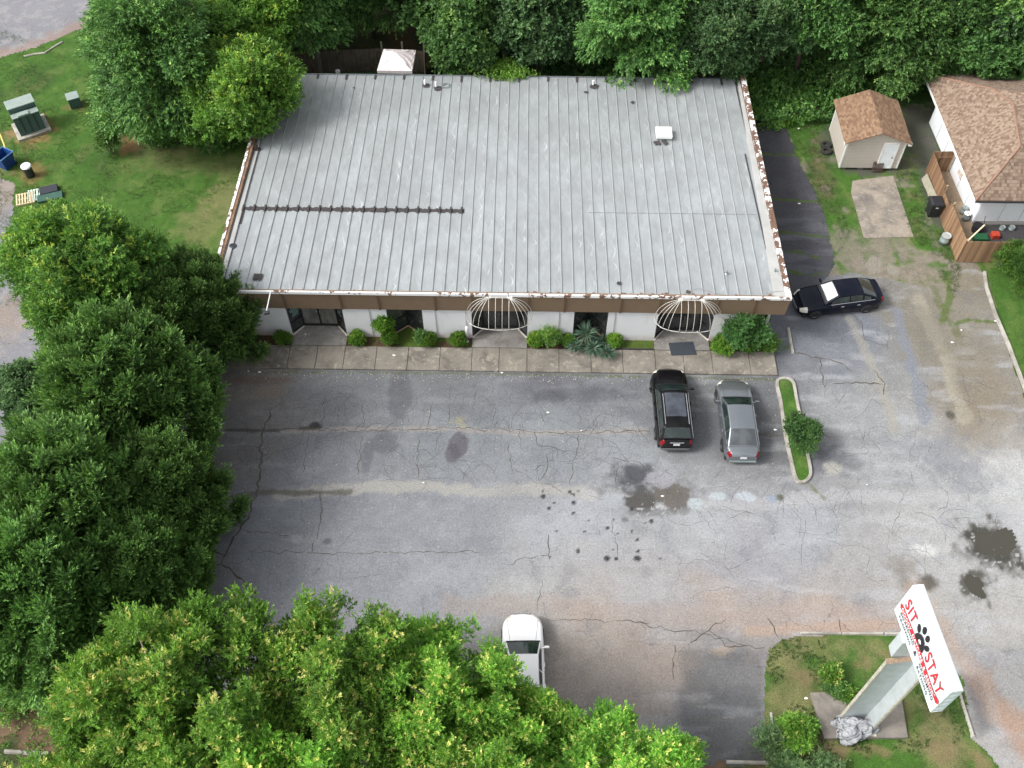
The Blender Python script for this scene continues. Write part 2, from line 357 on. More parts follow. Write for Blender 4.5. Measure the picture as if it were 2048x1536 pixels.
    for k in range(34):
        px = rs.uniform(1030, 1320); py = 960+(px-1000)*0.45+rs.normal(0, 45)
        if not 940 < py < 1190: continue
        r = rs.choice([2.4, 3.4, 4.8, 7.0], p=[.4, .3, .2, .1]); c = blend(c, L(48, 46, 50), blob(X, Y, px, py, r, r*0.9, .3, .5, k)*0.9)
    # coarse loose gravel near the right curb and grass in the joints
    gv = sm(0.45, 0.6, fbm(X, Y, 6, 3, 50))*(1-sm(0.3, 1.6, seg_d(pts([(1850,560),(1900,640),(1960,760)]), X, Y))); c = blend(c, L(150, 144, 130), gv*0.6)
    veg = np.zeros(len(X))
    def green(p, w, a=1.0, sd_=0, colr=(96, 118, 52)):
        nonlocal c, veg
        m_ = (1-sm(w*0.3, w, seg_d(pts(p), X, Y)+(fbm(X, Y, 3.5, 4, 60+sd_)-0.5)*w*1.8))*a
        c = blend(c, L(*colr), m_*0.85); veg = np.maximum(veg, m_)
    green([(500,744),(700,745),(900,747),(1100,750),(1300,754),(1550,759)], 0.09, .7, 0, (100, 110, 66)); green([(1580,690),(1566,700)], 0.12, .6, 2)
    green([(1884,640),(1900,600),(1896,560)], 0.35, .9, 3); green([(1900,650),(1940,640),(1990,645)], 0.16, .9, 4); green([(1985,560),(2012,640),(2050,760),(2120,900)], 0.14, .7, 5, (106, 112, 66))
    green([(1600,950),(1624,975),(1650,1000)], 0.14, .7, 6, (118, 122, 60)); green([(1510,868),(1560,870)], 0.06, .7, 7, (96, 104, 60)); green([(1860,560),(1880,610),(1915,670)], 0.3, .6, 8, (104, 112, 64))
    return c, veg
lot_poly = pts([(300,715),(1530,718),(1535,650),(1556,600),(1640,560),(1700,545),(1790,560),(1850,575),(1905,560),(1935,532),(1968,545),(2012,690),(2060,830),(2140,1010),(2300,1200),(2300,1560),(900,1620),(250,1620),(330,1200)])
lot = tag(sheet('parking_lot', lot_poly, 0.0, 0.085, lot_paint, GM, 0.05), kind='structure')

def side_paint(X, Y):
    n = fbm(X, Y, 1.0, 5, 3); n2 = fbm(X*0.4, Y*2.5, 0.8, 4, 13); c = np.tile(L(88, 88, 94), (len(X), 1))*(0.75+0.5*n[:, None])
    yy = sm(48, 40, Y); c = blend(c, L(120, 122, 128), sm(0.5, 0.7, n2)*0.75*yy); c = blend(c, L(96, 98, 106), sm(42, 38, Y)*0.8)
    veg = np.zeros(len(X))
    for p in ([(1525,308),(1620,312)], [(1538,398),(1648,404)], [(1548,462),(1655,475)], [(1560,500),(1600,505),(1650,520)], [(1570,540),(1620,552),(1680,540)]):
        m = (1-sm(0.02, 0.16, seg_d(pts(p), X, Y)+(fbm(X, Y, 3, 4, 70)-0.5)*0.3)); c = blend(c, L(92, 112, 52), m*0.85); veg = np.maximum(veg, m)
    return c, veg
tag(sheet('side_drive', pts([(1490,226),(1535,234),(1575,262),(1602,330),(1640,400),(1662,480),(1668,530),(1640,566),(1590,600),(1560,600)]), 0.006, 0.09, side_paint, GM, 0.08), kind='structure')

def yard_paint(X, Y):
    c, v = grass_paint(0.35, 6)(X, Y); n = fbm(X, Y, 1.1, 5, 21); n2 = fbm(X, Y, 5, 3, 24)
    gr = L(146, 138, 124)[None, :]*(0.75+0.5*n2[:, None])
    m = sm(0.4, 0.62, n)*sm(44, 40.5, Y); m = np.maximum(m, blob(X, Y, 1760, 500, 42, 40, .5, .8, 3)*0.9); m = np.maximum(m, blob(X, Y, 1700, 500, 26, 60, .5, .8, 4)*0.8)
    m = np.maximum(m, blob(X, Y, 1800, 545, 120, 22, .5, .7, 5)); m = np.maximum(m, blob(X, Y, 1685, 560, 60, 20, .5, .7, 5)); m = np.maximum(m, sm(0.6, 0.7, n)*0.7)
    c = c*(1-m[:, None])+gr*m[:, None]; v = v*(1-m*0.9)
    d = blob(X, Y, 1850, 270, 60, 70, .5, .6, 7); d = np.maximum(d, blob(X, Y, 1800, 330, 50, 20, .5, .8, 8)*0.8); d = np.maximum(d, blob(X, Y, 1730, 340, 50, 14, .5, .6, 9))
    d = np.maximum(d, 1-sm(0.3, 0.9, seg_d(pts([(1830,220),(1850,290),(1862,380),(1880,440)]), X, Y)+(n-0.5)*0.8)); d = np.maximum(d, blob(X, Y, 1660, 290, 24, 40, .6, .7, 9)*0.8)
    c = blend(c, L(98, 94, 90), d*0.85); v = v*(1-d*0.9)
    d = blob(X, Y, 1640, 330, 22, 80, .7, .8, 19)*0.6; c = blend(c, L(110, 98, 78), d)
    d = np.maximum(blob(X, Y, 1748, 530, 18, 20, .3, .4, 29), blob(X, Y, 1785, 540, 14, 14, .3, .4, 29)); c = blend(c, L(160, 154, 142), d*.9); v = v*(1-d)
    return c, v
tag(sheet('side_yard', [(13.6, 38), (13.7, 56), (22, 58.5), (40, 58), (40, 38), (24, 36.5)], -0.008, 0.1, yard_paint, GM, 0.3), kind='structure')

def lawn_paint(X, Y):
    c, v = grass_paint(0.15, 2)(X, Y)
    for (px, py, rx, ry, a) in [(60,262,52,34,.8),(150,212,20,14,.7),(60,345,36,26,.6),(262,290,24,24,.95),(330,300,70,22,.5),(450,400,50,36,.6),(400,450,60,50,.5),(0,330,40,30,.6),(30,270,40,20,.4),(460,340,40,30,.4),(380,330,120,26,.35)]:
        m = blob(X, Y, px, py, rx, ry, .6, .7, px % 30)*a; c = blend(c, L(178, 130, 96) if px in (262, 60, 150) else STRAW*0.95, m*0.8); v = v*(1-m*0.6)
    return c, v
tag(sheet('lawn', [(-60, 20), (-60, 58), (-42, 60), (-29, 66), (-15.9, 62), (-15.9, 33.6), (-17, 30), (-20, 20), (-23, 5), (-60, 5)], -0.004, 0.11, lawn_paint, GM, 0.2), kind='structure')
def wood_paint(X, Y):
    n = fbm(X, Y, 0.8, 5, 6); c = L(64, 74, 38)[None, :]*(0.6+0.8*n[:, None]); c = blend(c, L(110, 84, 60), sm(0.55, 0.7, fbm(X, Y, 0.5, 4, 8))*0.6); return c, np.ones(len(X))*0.8
tag(sheet('woodland_floor', [(-30, 58.5), (-16, 52.5), (14, 52.5), (22, 55), (60, 56), (60, 110), (-60, 110), (-60, 70)], -0.012, 0.25, wood_paint, GM, 0.3), kind='structure')
def road_paint(X, Y):
    n = fbm(X, Y, 0.5, 5, 4); n2 = fbm(X, Y, 2, 4, 14); c = L(150, 150, 156)[None, :]*(0.85+0.3*n[:, None]); c = blend(c, L(178, 176, 176), sm(.45, .7, n2)*.5)
    m = np.maximum(blob(X, Y, 30, 800, 18, 14, .3, .3, 3), 0); c = blend(c, L(140, 120, 112), m*.7)
    m = np.maximum(blob(X, Y, 10, 640, 60, 60, .8, .6, 3), blob(X, Y, 20, 380, 50, 60, .8, .6, 4)); c = blend(c, L(172, 152, 132), m*.55)
    m = 1-sm(0.2, 1.0, seg_d(pts([(-80,140),(0,112),(80,88),(140,62),(200,38)]), X, Y)+(n2-0.5)*1.2); c = blend(c, L(168, 140, 124), m*.6)
    return c, np.zeros(len(X))
road_l = pts([(-900,620),(-60,330),(30,372),(26,470),(70,640),(100,780),(70,900),(40,1000),(-100,1250),(-700,1300)])
tag(sheet('access_road', road_l, 0.004, 0.12, road_paint, GM, 0.12), kind='structure')
tag(sheet('back_road', pts([(-300,215),(-100,150),(0,116),(70,96),(130,70),(190,46),(215,20),(215,-140),(-500,-140)]), 0.004, 0.14, road_paint, GM, 0.1), kind='structure')
def mulch_paint(X, Y):
    n = fbm(X, Y, 3, 5, 4); n1 = fbm(X, Y, .7, 4, 9); c = MULCH[None, :]*(0.7+0.7*n[:, None]); m = sm(.48, .62, n1); c = blend(c, DKGRASS*1.2, m*.7); return c, m*0.9+0.1
tag(sheet('mulch_bed', pts([(-120,1330),(300,1330),(380,1540),(700,1540),(1400,1529),(1660,1529),(1660,1640),(1400,1720),(-300,1720)]), 0.008, 0.12, mulch_paint, GM, 0.15), kind='structure')
def isl_paint(X, Y):
    c, v = grass_paint(0.55, 12)(X, Y)
    for (px, py, rx, ry, a) in [(1610,1360,34,22,.7),(1720,1330,30,14,.6),(1800,1420,30,30,.5),(1640,1510,60,24,.8),(1740,1500,50,16,.8),(1880,1500,40,24,.6),(1960,1530,30,30,.8),(1770,1310,20,10,.5)]:
        m = blob(X, Y, px, py, rx, ry, .6, .8, px % 30)*a; c = blend(c, L(150, 128, 98), m*.8); v = v*(1-m*.5)
    return c, v
isl_poly = pts([(1530,1336),(1538,1300),(1564,1281),(1600,1271),(1780,1270),(1850,1275),(1925,1360),(1945,1478),(2010,1545),(2080,1620),(1528,1620)])
tag(sheet('sign_island_grass', isl_poly, 0.012, 0.08, isl_paint, GM, 0.04), kind='structure')
tag(sheet('curb_lawn', pts([(1972,540),(2100,500),(2300,500),(2400,1000),(2180,1020),(2090,860),(2052,780),(2016,680)]), 0.012, 0.12, grass_paint(0.05, 30, 0.1), GM, 0.03), kind='structure')
# base plane to the horizon
b_ = NB('far_ground'); b_.col(b_.ramp(b_.noise(0.3, 6, 0.7), [(0.3, tuple(DKGRASS*GK)+(1,)), (0.7, tuple(GRASS*GK)+(1,))])); b_.set(Roughness=0.95); b_.bump(b_.noise(8, 5, .8), .6, .05)
g_ = MB(); N_ = 24
g_.grid([[(-600+1200*i/N_, -500+1200*j/N_, -0.03) for j in range(N_+1)] for i in range(N_+1)]); g_.build('ground', b_.m, kind='structure')

# cracks in the asphalt: thin tar and weed filled strips lying on the lot
crackm = simple('crack_fill', (*L(78, 74, 66), 1), 0.95, var=0.4, scale=6)
def strips(lines, w0, z, name, mat, parent, jit=0.12, seed=1):
    rs = random.Random(seed); mb = MB()
    for ln, w_ in lines:
        P = [np.array(p) for p in ln]; Q = [P[0]]
        for a, b in zip(P[:-1], P[1:]):
            d = b-a; l = np.linalg.norm(d); n = max(1, int(l/0.22)); nr = np.array([-d[1], d[0]])/(l+1e-9)
            for k in range(1, n+1): Q.append(a+d*k/n+nr*(rs.uniform(-jit, jit) if k < n else 0))
        L_, R_ = [], []
        for i, q in enumerate(Q):
            d = Q[min(i+1, len(Q)-1)]-Q[max(i-1, 0)]; nr = np.array([-d[1], d[0]])/(np.linalg.norm(d)+1e-9); ww = w0*w_*rs.uniform(0.35, 1.3)*(0.5 if i in (0, len(Q)-1) else 1)
            L_.append((q[0]+nr[0]*ww, q[1]+nr[1]*ww, z)); R_.append((q[0]-nr[0]*ww, q[1]-nr[1]*ww, z))
        mb.grid([L_, R_])
    return mb.build(name, mat, parent)
CR = [([(545,815),(523,870),(522,940),(512,985),(503,1020),(480,1060),(455,1100),(443,1128),(415,1140),(395,1150)], 1.7),([(443,1128),(470,1150),(500,1175),(515,1190)], 1.5),([(395,1095),(420,1100),(450,1112)], 1.4),([(445,858),(560,860),(620,858)], 1.2),
([(620,858),(760,862),(900,856),(1100,865),(1300,863)], .7),([(475,893),(525,893)], .8),([(640,985),(642,1040),(635,1080)], .9),([(480,1058),(580,1072)], .6),([(440,1029),(500,1022)], .9),([(500,1103),(630,1106),(800,1104),(960,1104)], .6),
([(630,1080),(624,1106)], .7),([(413,1190),(430,1150)], .7),([(650,795),(645,850)], .7),([(675,812),(675,850)], .6),([(726,812),(726,850)], .6),([(618,870),(606,945)], .6),([(722,870),(716,950)], .7),([(862,810),(855,850)], .5),([(897,810),(897,848)], .6),
([(990,815),(985,850)], .5),([(1160,810),(1158,860)], .5),([(1097,1068),(1097,1110),(1100,1120)], .9),([(1097,1110),(1050,1115),(1016,1130)], .6),([(1223,1045),(1235,1110)], .7),([(1090,1155),(1080,1180),(1076,1225)], .6),([(835,870),(838,960)], .6),
([(880,862),(870,900)], .5),([(1018,890),(1028,950)], .8),([(1160,870),(1145,930),(1140,970)], .7),([(1092,910),(1095,935),(1080,960)], .7),([(1060,940),(1090,930)], .6),([(1220,915),(1280,925),(1290,945)], .8),([(1040,862),(1040,890)], .6),([(1070,860),(1075,890),(1120,900),(1160,905)], .6),
([(820,905),(850,900),(870,915)], .5),([(1235,925),(1233,970)], .6),([(1590,707),(1640,716),(1690,730)], 1.2),([(1640,716),(1650,775)], 1.1),([(1690,730),(1705,742)], .9),([(1695,765),(1740,768),(1770,768)], 1.3),([(1720,640),(1730,680),(1760,690),(1775,690)], .9),([(1700,625),(1722,650)], .8),
([(1745,740),(1770,768),(1768,790)], .9),([(1665,768),(1695,765)], .8),([(1775,660),(1775,700)], .5),([(1510,870),(1566,870)], 1.0),([(1640,868),(1660,876)], .9),([(1250,1240),(1330,1258),(1380,1262),(1490,1290)], .7),([(1380,1285),(1410,1265),(1450,1240)], 1.0),([(1420,1262),(1450,1292),(1530,1295)], 1.0),
([(1090,1238),(1180,1240),(1300,1246)], .6),([(1350,1290),(1348,1360)], 1.0),([(1370,1434),(1460,1437)], .6),([(1535,1235),(1556,1275)], 1.0),([(1678,1238),(1682,1262)], .9),([(1270,860),(1300,862)], .6),([(1330,940),(1345,950)], .7)]
strips([(pts(p), w_) for p, w_ in CR], 0.028, 0.004, 'crack', crackm, lot, 0.1)
rs = random.Random(11); fine = []
for k in range(420):
    px, py = rs.uniform(480, 1300), rs.uniform(775, 970)
    if rs.random() < 0.25: px, py = rs.uniform(1300, 2000), rs.uniform(780, 1180)
    x, y = at2(px, py); a = rs.choice([0, math.pi/2])+rs.gauss(0, .3); l = [np.array([x, y])]
    for j in range(rs.randint(2, 5)): a += rs.gauss(0, .5); l.append(l[-1]+np.array([math.cos(a), math.sin(a)])*rs.uniform(.25, .6))
    fine.append((l, rs.uniform(.3, .6)))
strips(fine, 0.022, 0.0035, 'hairline_crack', simple('hairline', (*L(84, 84, 86), 1), 0.95, var=0.2), lot, 0.06, 5)
# puddles with real water
wat = NB('puddle_water'); wat.col(b_ and (0.052, 0.049, 0.038, 1)); wat.set(Roughness=0.04); wat.p.inputs['Specular IOR Level'].default_value = 0.6
for (px, py, rx, ry, sd_) in ((1994,1085,44,34,1),(1950,1172,24,26,2)):
    x, y = at2(px, py); rx_ = at2(px+rx, py)[0]-x; ry_ = at2(px, py-ry)[1]-y; rs = random.Random(sd_); ph = [rs.uniform(0, 6.28) for _ in range(5)]
    P = []
    for k in range(110):
        t = 2*math.pi*k/110; r = .86+sum(0.15/(j+1)*math.sin((j+2)*t+ph[j]) for j in range(5))+rs.uniform(-.09, .09); P.append((x+rx_*r*math.cos(t+.5*(sd_ == 2)), y+ry_*r*math.sin(t)))
    mb = MB(); mb.add([(a, b, 0.005) for a, b in P], [tuple(range(110))]); tag(mb.build('puddle', wat.m), 'large round dark puddle near the right edge' if sd_ == 1 else 'narrow dark puddle just below the large round one', 'puddle', kind='structure')

# ================================================================== sidewalk, entry slabs, kerbs
def concrete(name, base, stain, light=None, k=.72):
    base, stain, light = [None if q is None else (q[0]*k, q[1]*k, q[2]*k, 1) for q in (base, stain, light)]; b = NB(name); n1 = b.noise(0.9, 6, 0.7, dist=0.4); n2 = b.noise(14, 5, 0.75); n3 = b.noise(2.6, 6, 0.72, dist=0.6)
    c = b.ramp(n1, [(0.36, stain), (0.56, base)]); 
    if light: c = b.mix(b.mr(n3, 0.55, 0.63, 0, 0.75), c, light)
    c = b.mix(b.mr(n2, 0.3, 0.7, 0.35, 0.0), c, (0.05, 0.045, 0.04, 1)); b.col(c); b.set(Roughness=0.9); b.bump(n2, 0.3, 0.01); return b.m
conc = concrete('sidewalk_concrete', S(156, 149, 138), S(120, 114, 106), S(190, 182, 166))
conc2 = concrete('entry_concrete', S(160, 157, 152), S(126, 120, 116), S(178, 176, 170))
kerbm = concrete('kerb_concrete', S(196, 192, 182), S(150, 146, 136), k=.85)
padm = concrete('pad_concrete', S(178, 166, 150), S(128, 122, 116), S(196, 190, 182))
jx = [-16.9]+[at2(x, 694)[0] for x in (515.7, 582, 637, 692, 755.2, 818.4, 881.7, 945)]+[at2(x, 700)[0] for x in (998.8, 1054.2, 1117.5, 1181, 1243.8, 1308.2, 1364.5, 1420.4, 1494.3)]+[13.62]
mb = MB()
for a, b in zip(jx[:-1], jx[1:]): mb.box(a+.012, b-.012, 31.88, 33.42, -.1, .11)
mb.box(-19.5, jx[1]-2.4, 30.9, 31.84, -.1, .05)
tag(mb.build('sidewalk', conc, bevel=.012), kind='structure')
ENT = [(-12.5, -11.96, -10.03, -9.5), (-2.68, -2.1, -.2, .3), (7.19, 7.72, 9.61, 10.16)]
mb = MB()
for i, (a, b, c, d) in enumerate(ENT):
    mb.prism([(a, 33.45), (d, 33.45), (d, 34.13), (c, 34.82), (b, 34.82), (a, 34.13)], -.1, .125)
[tag(o, kind='structure') for o in mb.each('entry_slab', conc2, bevel=.01)]
mb = MB(); mb.box(5.0, 7.1, 33.43, 33.5, 0, .17); tag(mb.build('bed_edging', simple('dark_timber', S(52, 50, 48), .9)), 'dark edging board along the grass bed by the right entrance', 'edging')
# planting bed strip in front of the wall
def bed_paint(X, Y):
    n = fbm(X, Y, 1.2, 4, 4); c = L(92, 72, 56)[None, :]*(0.7+0.6*fbm(X, Y, 5, 3, 2)[:, None]); m = sm(-9.5, -8, X)*sm(.35, .55, n)*(1-sm(-3, -2.5, X)*(1-sm(4.2, 4.8, X))); m = np.maximum(m, sm(4.6, 5, X)*.9); c = blend(c, L(92, 122, 46), m*.85); return c, m
tag(sheet('planting_bed', [(-17, 33.43), (13.4, 33.43), (13.4, 34.9), (-17, 34.9)], 0.06, 0.07, bed_paint, GM, 0.0), kind='structure')
mb = MB(); P = [at2(*p) for p in ((1705,362),(1786,352),(1827,474),(1728,477),(1715,430),(1702,385))]; mb.prism(P, -.1, .035)
tag(mb.build('concrete_pad', padm, bevel=.01), kind='structure')
# long kerb on the right
def kerb(name, path, wdt, h, parent=None, closed=False, z0=-.05):
    P = [np.array(p) for p in path]; Lp, Rp = [], []; n = len(P)
    for i, q in enumerate(P):
        if closed: d = P[(i+1) % n]-P[i-1]
        else: d = P[min(i+1, n-1)]-P[max(i-1, 0)]
        nr = np.array([-d[1], d[0]])/np.linalg.norm(d); Lp.append(q+nr*wdt/2); Rp.append(q-nr*wdt/2)
    mb = MB(); rows = [[(*a, z0), (*(a*.93+b*.07), h), (*(a*.07+b*.93), h), (*b, z0)] for a, b in zip(Lp, Rp)]
    if closed: rows.append(rows[0])
    mb.grid(rows)
    if not closed: mb.quad(*rows[0]); mb.quad(*rows[-1][::-1])
    return mb.build(name, kerbm, parent)
ck = [at2(*p) for p in ((1968,545),(1972,575),(1990,630),(2016,690),(2052,785),(2100,910),(2160,1040))]
ck2 = []
for a, b in zip(ck[:-1], ck[1:]):
    for k in range(4): ck2.append(tuple(np.array(a)+(np.array(b)-np.array(a))*k/4))
tag(kerb('curb', ck2+[ck[-1]], .16, .13), 'long curved concrete curb between gravel drive and right lawn', 'curb')
# parking island
io = [at2(*p) for p in ((1554,763),(1583,763),(1592,800),(1602,850),(1612,900),(1620,942),(1616,958),(1603,966),(1591,958),(1580,915),(1569,862),(1561,805))]
il = thing('parking_island', 'narrow curbed grass island beside the grey sedan', 'parking island', (*io[0], 0))
def smooth_closed(P, k=4):
    P = [np.array(p) for p in P]; n = len(P); out = []
    for i in range(n):
        p0, p1, p2, p3 = P[i-1], P[i], P[(i+1) % n], P[(i+2) % n]
        for j in range(k):
            t = j/k; out.append(.5*((2*p1)+(-p0+p2)*t+(2*p0-5*p1+4*p2-p3)*t*t+(-p0+3*p1-3*p2+p3)*t**3))
    return out
kk = kerb('curb', smooth_closed(io), .17, .14, closed=True)
kk.parent = il; kk.matrix_parent_inverse = Matrix.Translation(-Vector((*io[0], 0)))
gi = sheet('grass', [tuple(p) for p in smooth_closed(io)], 0.09, .06, grass_paint(0.15, 9), GM, 0.0); gi.parent = il; gi.matrix_parent_inverse = Matrix.Translation(-Vector((*io[0], 0)))

def stop(p, q, label, name='wheel_stop', cat='wheel stop', wd=.16, h=.14, group=None):
    a, b = at2(*p), at2(*q); c = ((a[0]+b[0])/2, (a[1]+b[1])/2); d = np.array(b)-np.array(a); Ln = np.linalg.norm(d); an = math.atan2(d[1], d[0])
    o = MB().add([(-Ln/2,-wd/2,0),(Ln/2,-wd/2,0),(Ln/2,wd/2,0),(-Ln/2,wd/2,0),(-Ln/2+.02,-wd*.3,h),(Ln/2-.02,-wd*.3,h),(Ln/2-.02,wd*.3,h),(-Ln/2+.02,wd*.3,h)], [(3,2,1,0),(4,5,6,7),(0,1,5,4),(1,2,6,5),(2,3,7,6),(3,0,4,7)]).build(name, kerbm, bevel=.015)
    o.location = (*c, 0.0); o.rotation_euler = (0, 0, an); return tag(o, label, cat, group)
stop((1576,657), (1586,708), 'weathered concrete wheel stop near the front right building corner', group='wheel stops')
stop((1452,1524), (1536,1526), 'concrete wheel stop at the bottom beside the ferny bush', group='wheel stops')
stop((1368,1520), (1406,1522), 'short end of concrete wheel stop showing past the lime tree', group='wheel stops')
for i, (a, b) in enumerate((((1600,1267),(1682,1268)), ((1684,1268),(1766,1268)), ((1769,1268),(1850,1270)))):
    stop(a, b, ['left kerb stone of the three along the top of the sign island', 'middle kerb stone of the three along the top of the sign island', 'kerb stone behind the sign head at the top of the island'][i], 'kerb_stone', 'kerb stone', .13, .13, 'kerb stones around the sign island')
stop((1918,1385), (1946,1475), 'slanting kerb stone along the right edge of the sign island', 'kerb_stone', 'kerb stone', .14, .12, 'kerb stones around the sign island')
stop((1542,1425), (1545,1475), 'upright grey kerb stone at the left edge of the sign island', 'kerb_stone', 'kerb stone', .12, .1, 'kerb stones around the sign island')
stop((10,1503), (100,1508), 'weathered grey timber in the mulch at the bottom left', 'landscape_timber', 'timber', .2, .14)

# ================================================================== the main building
XL, XR, YF, YB = -16.15, 13.75, 33.85, 52.85
ZF, ZB = 4.0, 2.95
def rz(y): return ZF-.1+(ZB-ZF+.1)*(y-YF)/(YB-YF)
bld = thing('commercial_building', 'long low building with grey metal roof, brown fascia and white front wall', 'building', (0, 34, 0))
stucco = NB('stucco'); n1 = stucco.noise(1.1, 6, .7, mapscale=(1, 1, .35)); n2 = stucco.noise(30, 4, .8)
gz = stucco.n('ShaderNodeSeparateXYZ'); stucco.l(stucco.coord(), gz.inputs[0])
c_ = stucco.mix(stucco.mr(n1, .5, .8, 0, .45), S(216, 217, 220), S(176, 170, 166))
low = stucco.math('MULTIPLY', stucco.mr(gz.outputs[2], .1, .6, .8, 0.0), stucco.mr(n1, .3, .7, .2, 1.0)); c_ = stucco.mix(low, c_, S(168, 140, 124)); stucco.col(c_); stucco.set(Roughness=.9); stucco.bump(n2, .25, .01)
openings = [(-12.5, -9.5), (-7.18, -5.28), (-2.68, .3), (2.76, 4.56), (7.19, 10.16)]
WY = 34.12; WT = .22
segs = []; x = XL+.1
for a, b in openings: segs.append((x, a)); x = b
segs.append((x, 12.3))
wall_mb = MB()
for a, b in segs: wall_mb.box(a, b, WY, WY+WT, -.1, 2.52)
wall_mb.box(XL+.1, XL+.32, WY+WT, YB-.1, -.1, ZB-.2); wall_mb.box(XR-.45, XR-.25, 35.4, YB-.1, -.1, ZB-.2); wall_mb.box(XL+.1, XR-.25, YB-.3, YB-.1, -.1, ZB-.2)
wall = wall_mb.each('wall', stucco.m, bld)[0]
mb = MB()
for x in (-15.6, -14.55, -8.1, -4.62, -3.0, 1.95, 4.9, 11.9): mb.box(x, x+.05, WY-.028, WY, .05, 2.5)
mb.each('joint_strip', simple('joint', S(172, 170, 168), .9, var=.1), bld)
aluf = simple('black_aluminium', (.018, .018, .02, 1), .4, var=.2); 
gl = NB('dark_glass'); gl.col(gl.ramp(gl.noise(.7, 3, .6), [(.4, (.018, .022, .022, 1)), (.65, (.055, .062, .062, 1))])); gl.set(Roughness=.06); gl.p.inputs['Specular IOR Level'].default_value = .7
gl2 = NB('lobby_glass'); gl2.col(gl2.ramp(gl2.noise(2.2, 5, .7, mapscale=(1, 1, .3)), [(.35, (.10, .105, .095, 1)), (.65, (.24, .235, .215, 1))])); gl2.set(Roughness=.08)
teal = simple('teal_vinyl', S(132, 178, 172), .5)
def glass_wall(parent, p, q, z0, z1, gmat, mull=2, rail=None, nm='window'):
    p, q = np.array(p, float), np.array(q, float); d = q-p; l = np.linalg.norm(d); d /= l; nr = np.array([d[1], -d[0]])
    f = MB(); P3 = lambda s, z, o=0: (*(p+d*s+nr*o), z)
    def bar(s0, s1, za, zb, dep=.05):
        f.add([P3(s0, za, -dep), P3(s1, za, -dep), P3(s1, zb, -dep), P3(s0, zb, -dep), P3(s0, za, dep), P3(s1, za, dep), P3(s1, zb, dep), P3(s0, zb, dep)], [(3,2,1,0),(4,5,6,7),(0,1,5,4),(1,2,6,5),(2,3,7,6),(3,0,4,7)])
    bar(0, l, z0, z0+.13); bar(0, l, z1-.1, z1)
    for k in range(mull+1): s = l*k/mull; bar(max(0, s-.04), min(l, s+.04), z0+.13, z1-.1)
    if rail: 
        for k in range(mull): bar(l*k/mull+.04, l*(k+1)/mull-.04, rail-.05, rail+.05)
    fr = f.build('%s_frame' % nm, aluf, parent)
    g = MB(); g.quad(P3(.0, z0+.05, 0.0), P3(l, z0+.05, 0.0), P3(l, z1-.05, 0.0), P3(0, z1-.05, 0.0))
    ob = g.build('pane', gmat, None); ob.parent = fr; ob.location = (0, 0, 0); ob.data.transform(Matrix.Translation((0, -34, 0)))
    return fr
for i, (a, b, c, d) in enumerate(ENT):
    glass_wall(bld, (a+.02, WY+.12), (b, 34.84), .13, 2.5, gl.m, 1, .95)
    glass_wall(bld, (c, 34.84), (d-.02, WY+.12), .13, 2.5, gl.m, 1, .95)
    dr = glass_wall(bld, (b+.02, 34.85), (c-.02, 34.85), .13, 2.5, gl2.m if i == 0 else gl.m, 2, None, 'door')
    h = MB(); xm = (b+c)/2
    for sx in (-1, 1): h.tube([(xm+sx*.09, 34.78, .95), (xm+sx*.09, 34.72, 1.0), (xm+sx*.09, 34.72, 1.35), (xm+sx*.09, 34.78, 1.4)], .02, 6)
    ho = h.build('handle', simple('steel', S(140, 140, 140), .3, .8)); ho.parent = dr; ho.data.transform(Matrix.Translation((0, -34, 0)))
    s_ = MB(); s_.beam((a, WY, .14), (b, 34.78, .14), .12, .06); s_.beam((c, 34.78, .14), (d, WY, .14), .12, .06); s_.each('sill', simple('pale_sill', S(205, 198, 188), .8), bld)
for (a, b), ym in ((openings[1], 34.98), (openings[3], 35.15)):
    m = (a+b)/2
    glass_wall(bld, (a+.02, WY+.1), (m, ym), .1, 2.5, gl.m, 1, 1.05); glass_wall(bld, (m, ym), (b-.02, WY+.1), .1, 2.5, gl.m, 1, 1.05)
    s_ = MB(); s_.beam((a+.1, WY+.08, .14), (m, ym-.08, .14), .1, .06); s_.beam((m, ym-.08, .14), (b-.1, WY+.08, .14), .1, .06); s_.build('sill', simple('tan_sill', S(186, 160, 134), .8), bld)
# chamfered right corner
glass_wall(bld, (12.3, WY+.1), (XR-.3, 35.4), .1, 2.5, gl.m, 1, .95)
s_ = MB(); s_.beam((12.3, WY, .14), (XR-.4, 35.35, .14), .12, .06); s_.build('sill', simple('pale_sill', S(205, 198, 188), .8), bld)
MB().box(XR-.42, XR-.24, 35.25, 35.43, 0, 2.5).build('corner_post', simple('white_trim', S(222, 222, 220), .6, var=.08), bld)
# left window decal: rows of teal vinyl strips
mb = MB(); rs = random.Random(3)
p, q = np.array((-12.46, 34.24)), np.array((-11.98, 34.82)); dd = (q-p); nn = np.array([dd[1], -dd[0]])/np.linalg.norm(dd)*.014
for k in range(8):
    z = 2.25-k*.13; s0 = rs.uniform(.12, .3); s1 = rs.uniform(.75, .95); a = p+dd*s0+nn; b = p+dd*s1+nn; mb.quad((*a, z), (*b, z), (*b, z+.05), (*a, z+.05))
p, q = np.array((-10.01, 34.82)), np.array((-9.54, 34.24)); dd = (q-p); nn = np.array([dd[1], -dd[0]])/np.linalg.norm(dd)*.014
for k in range(7):
    z = 2.2-k*.13; a = p+dd*.2+nn; b = p+dd*rs.uniform(.55, .85)+nn; mb.quad((*a, z), (*b, z), (*b, z+.045), (*a, z+.045))
mb.each('window_lettering', teal, bld)
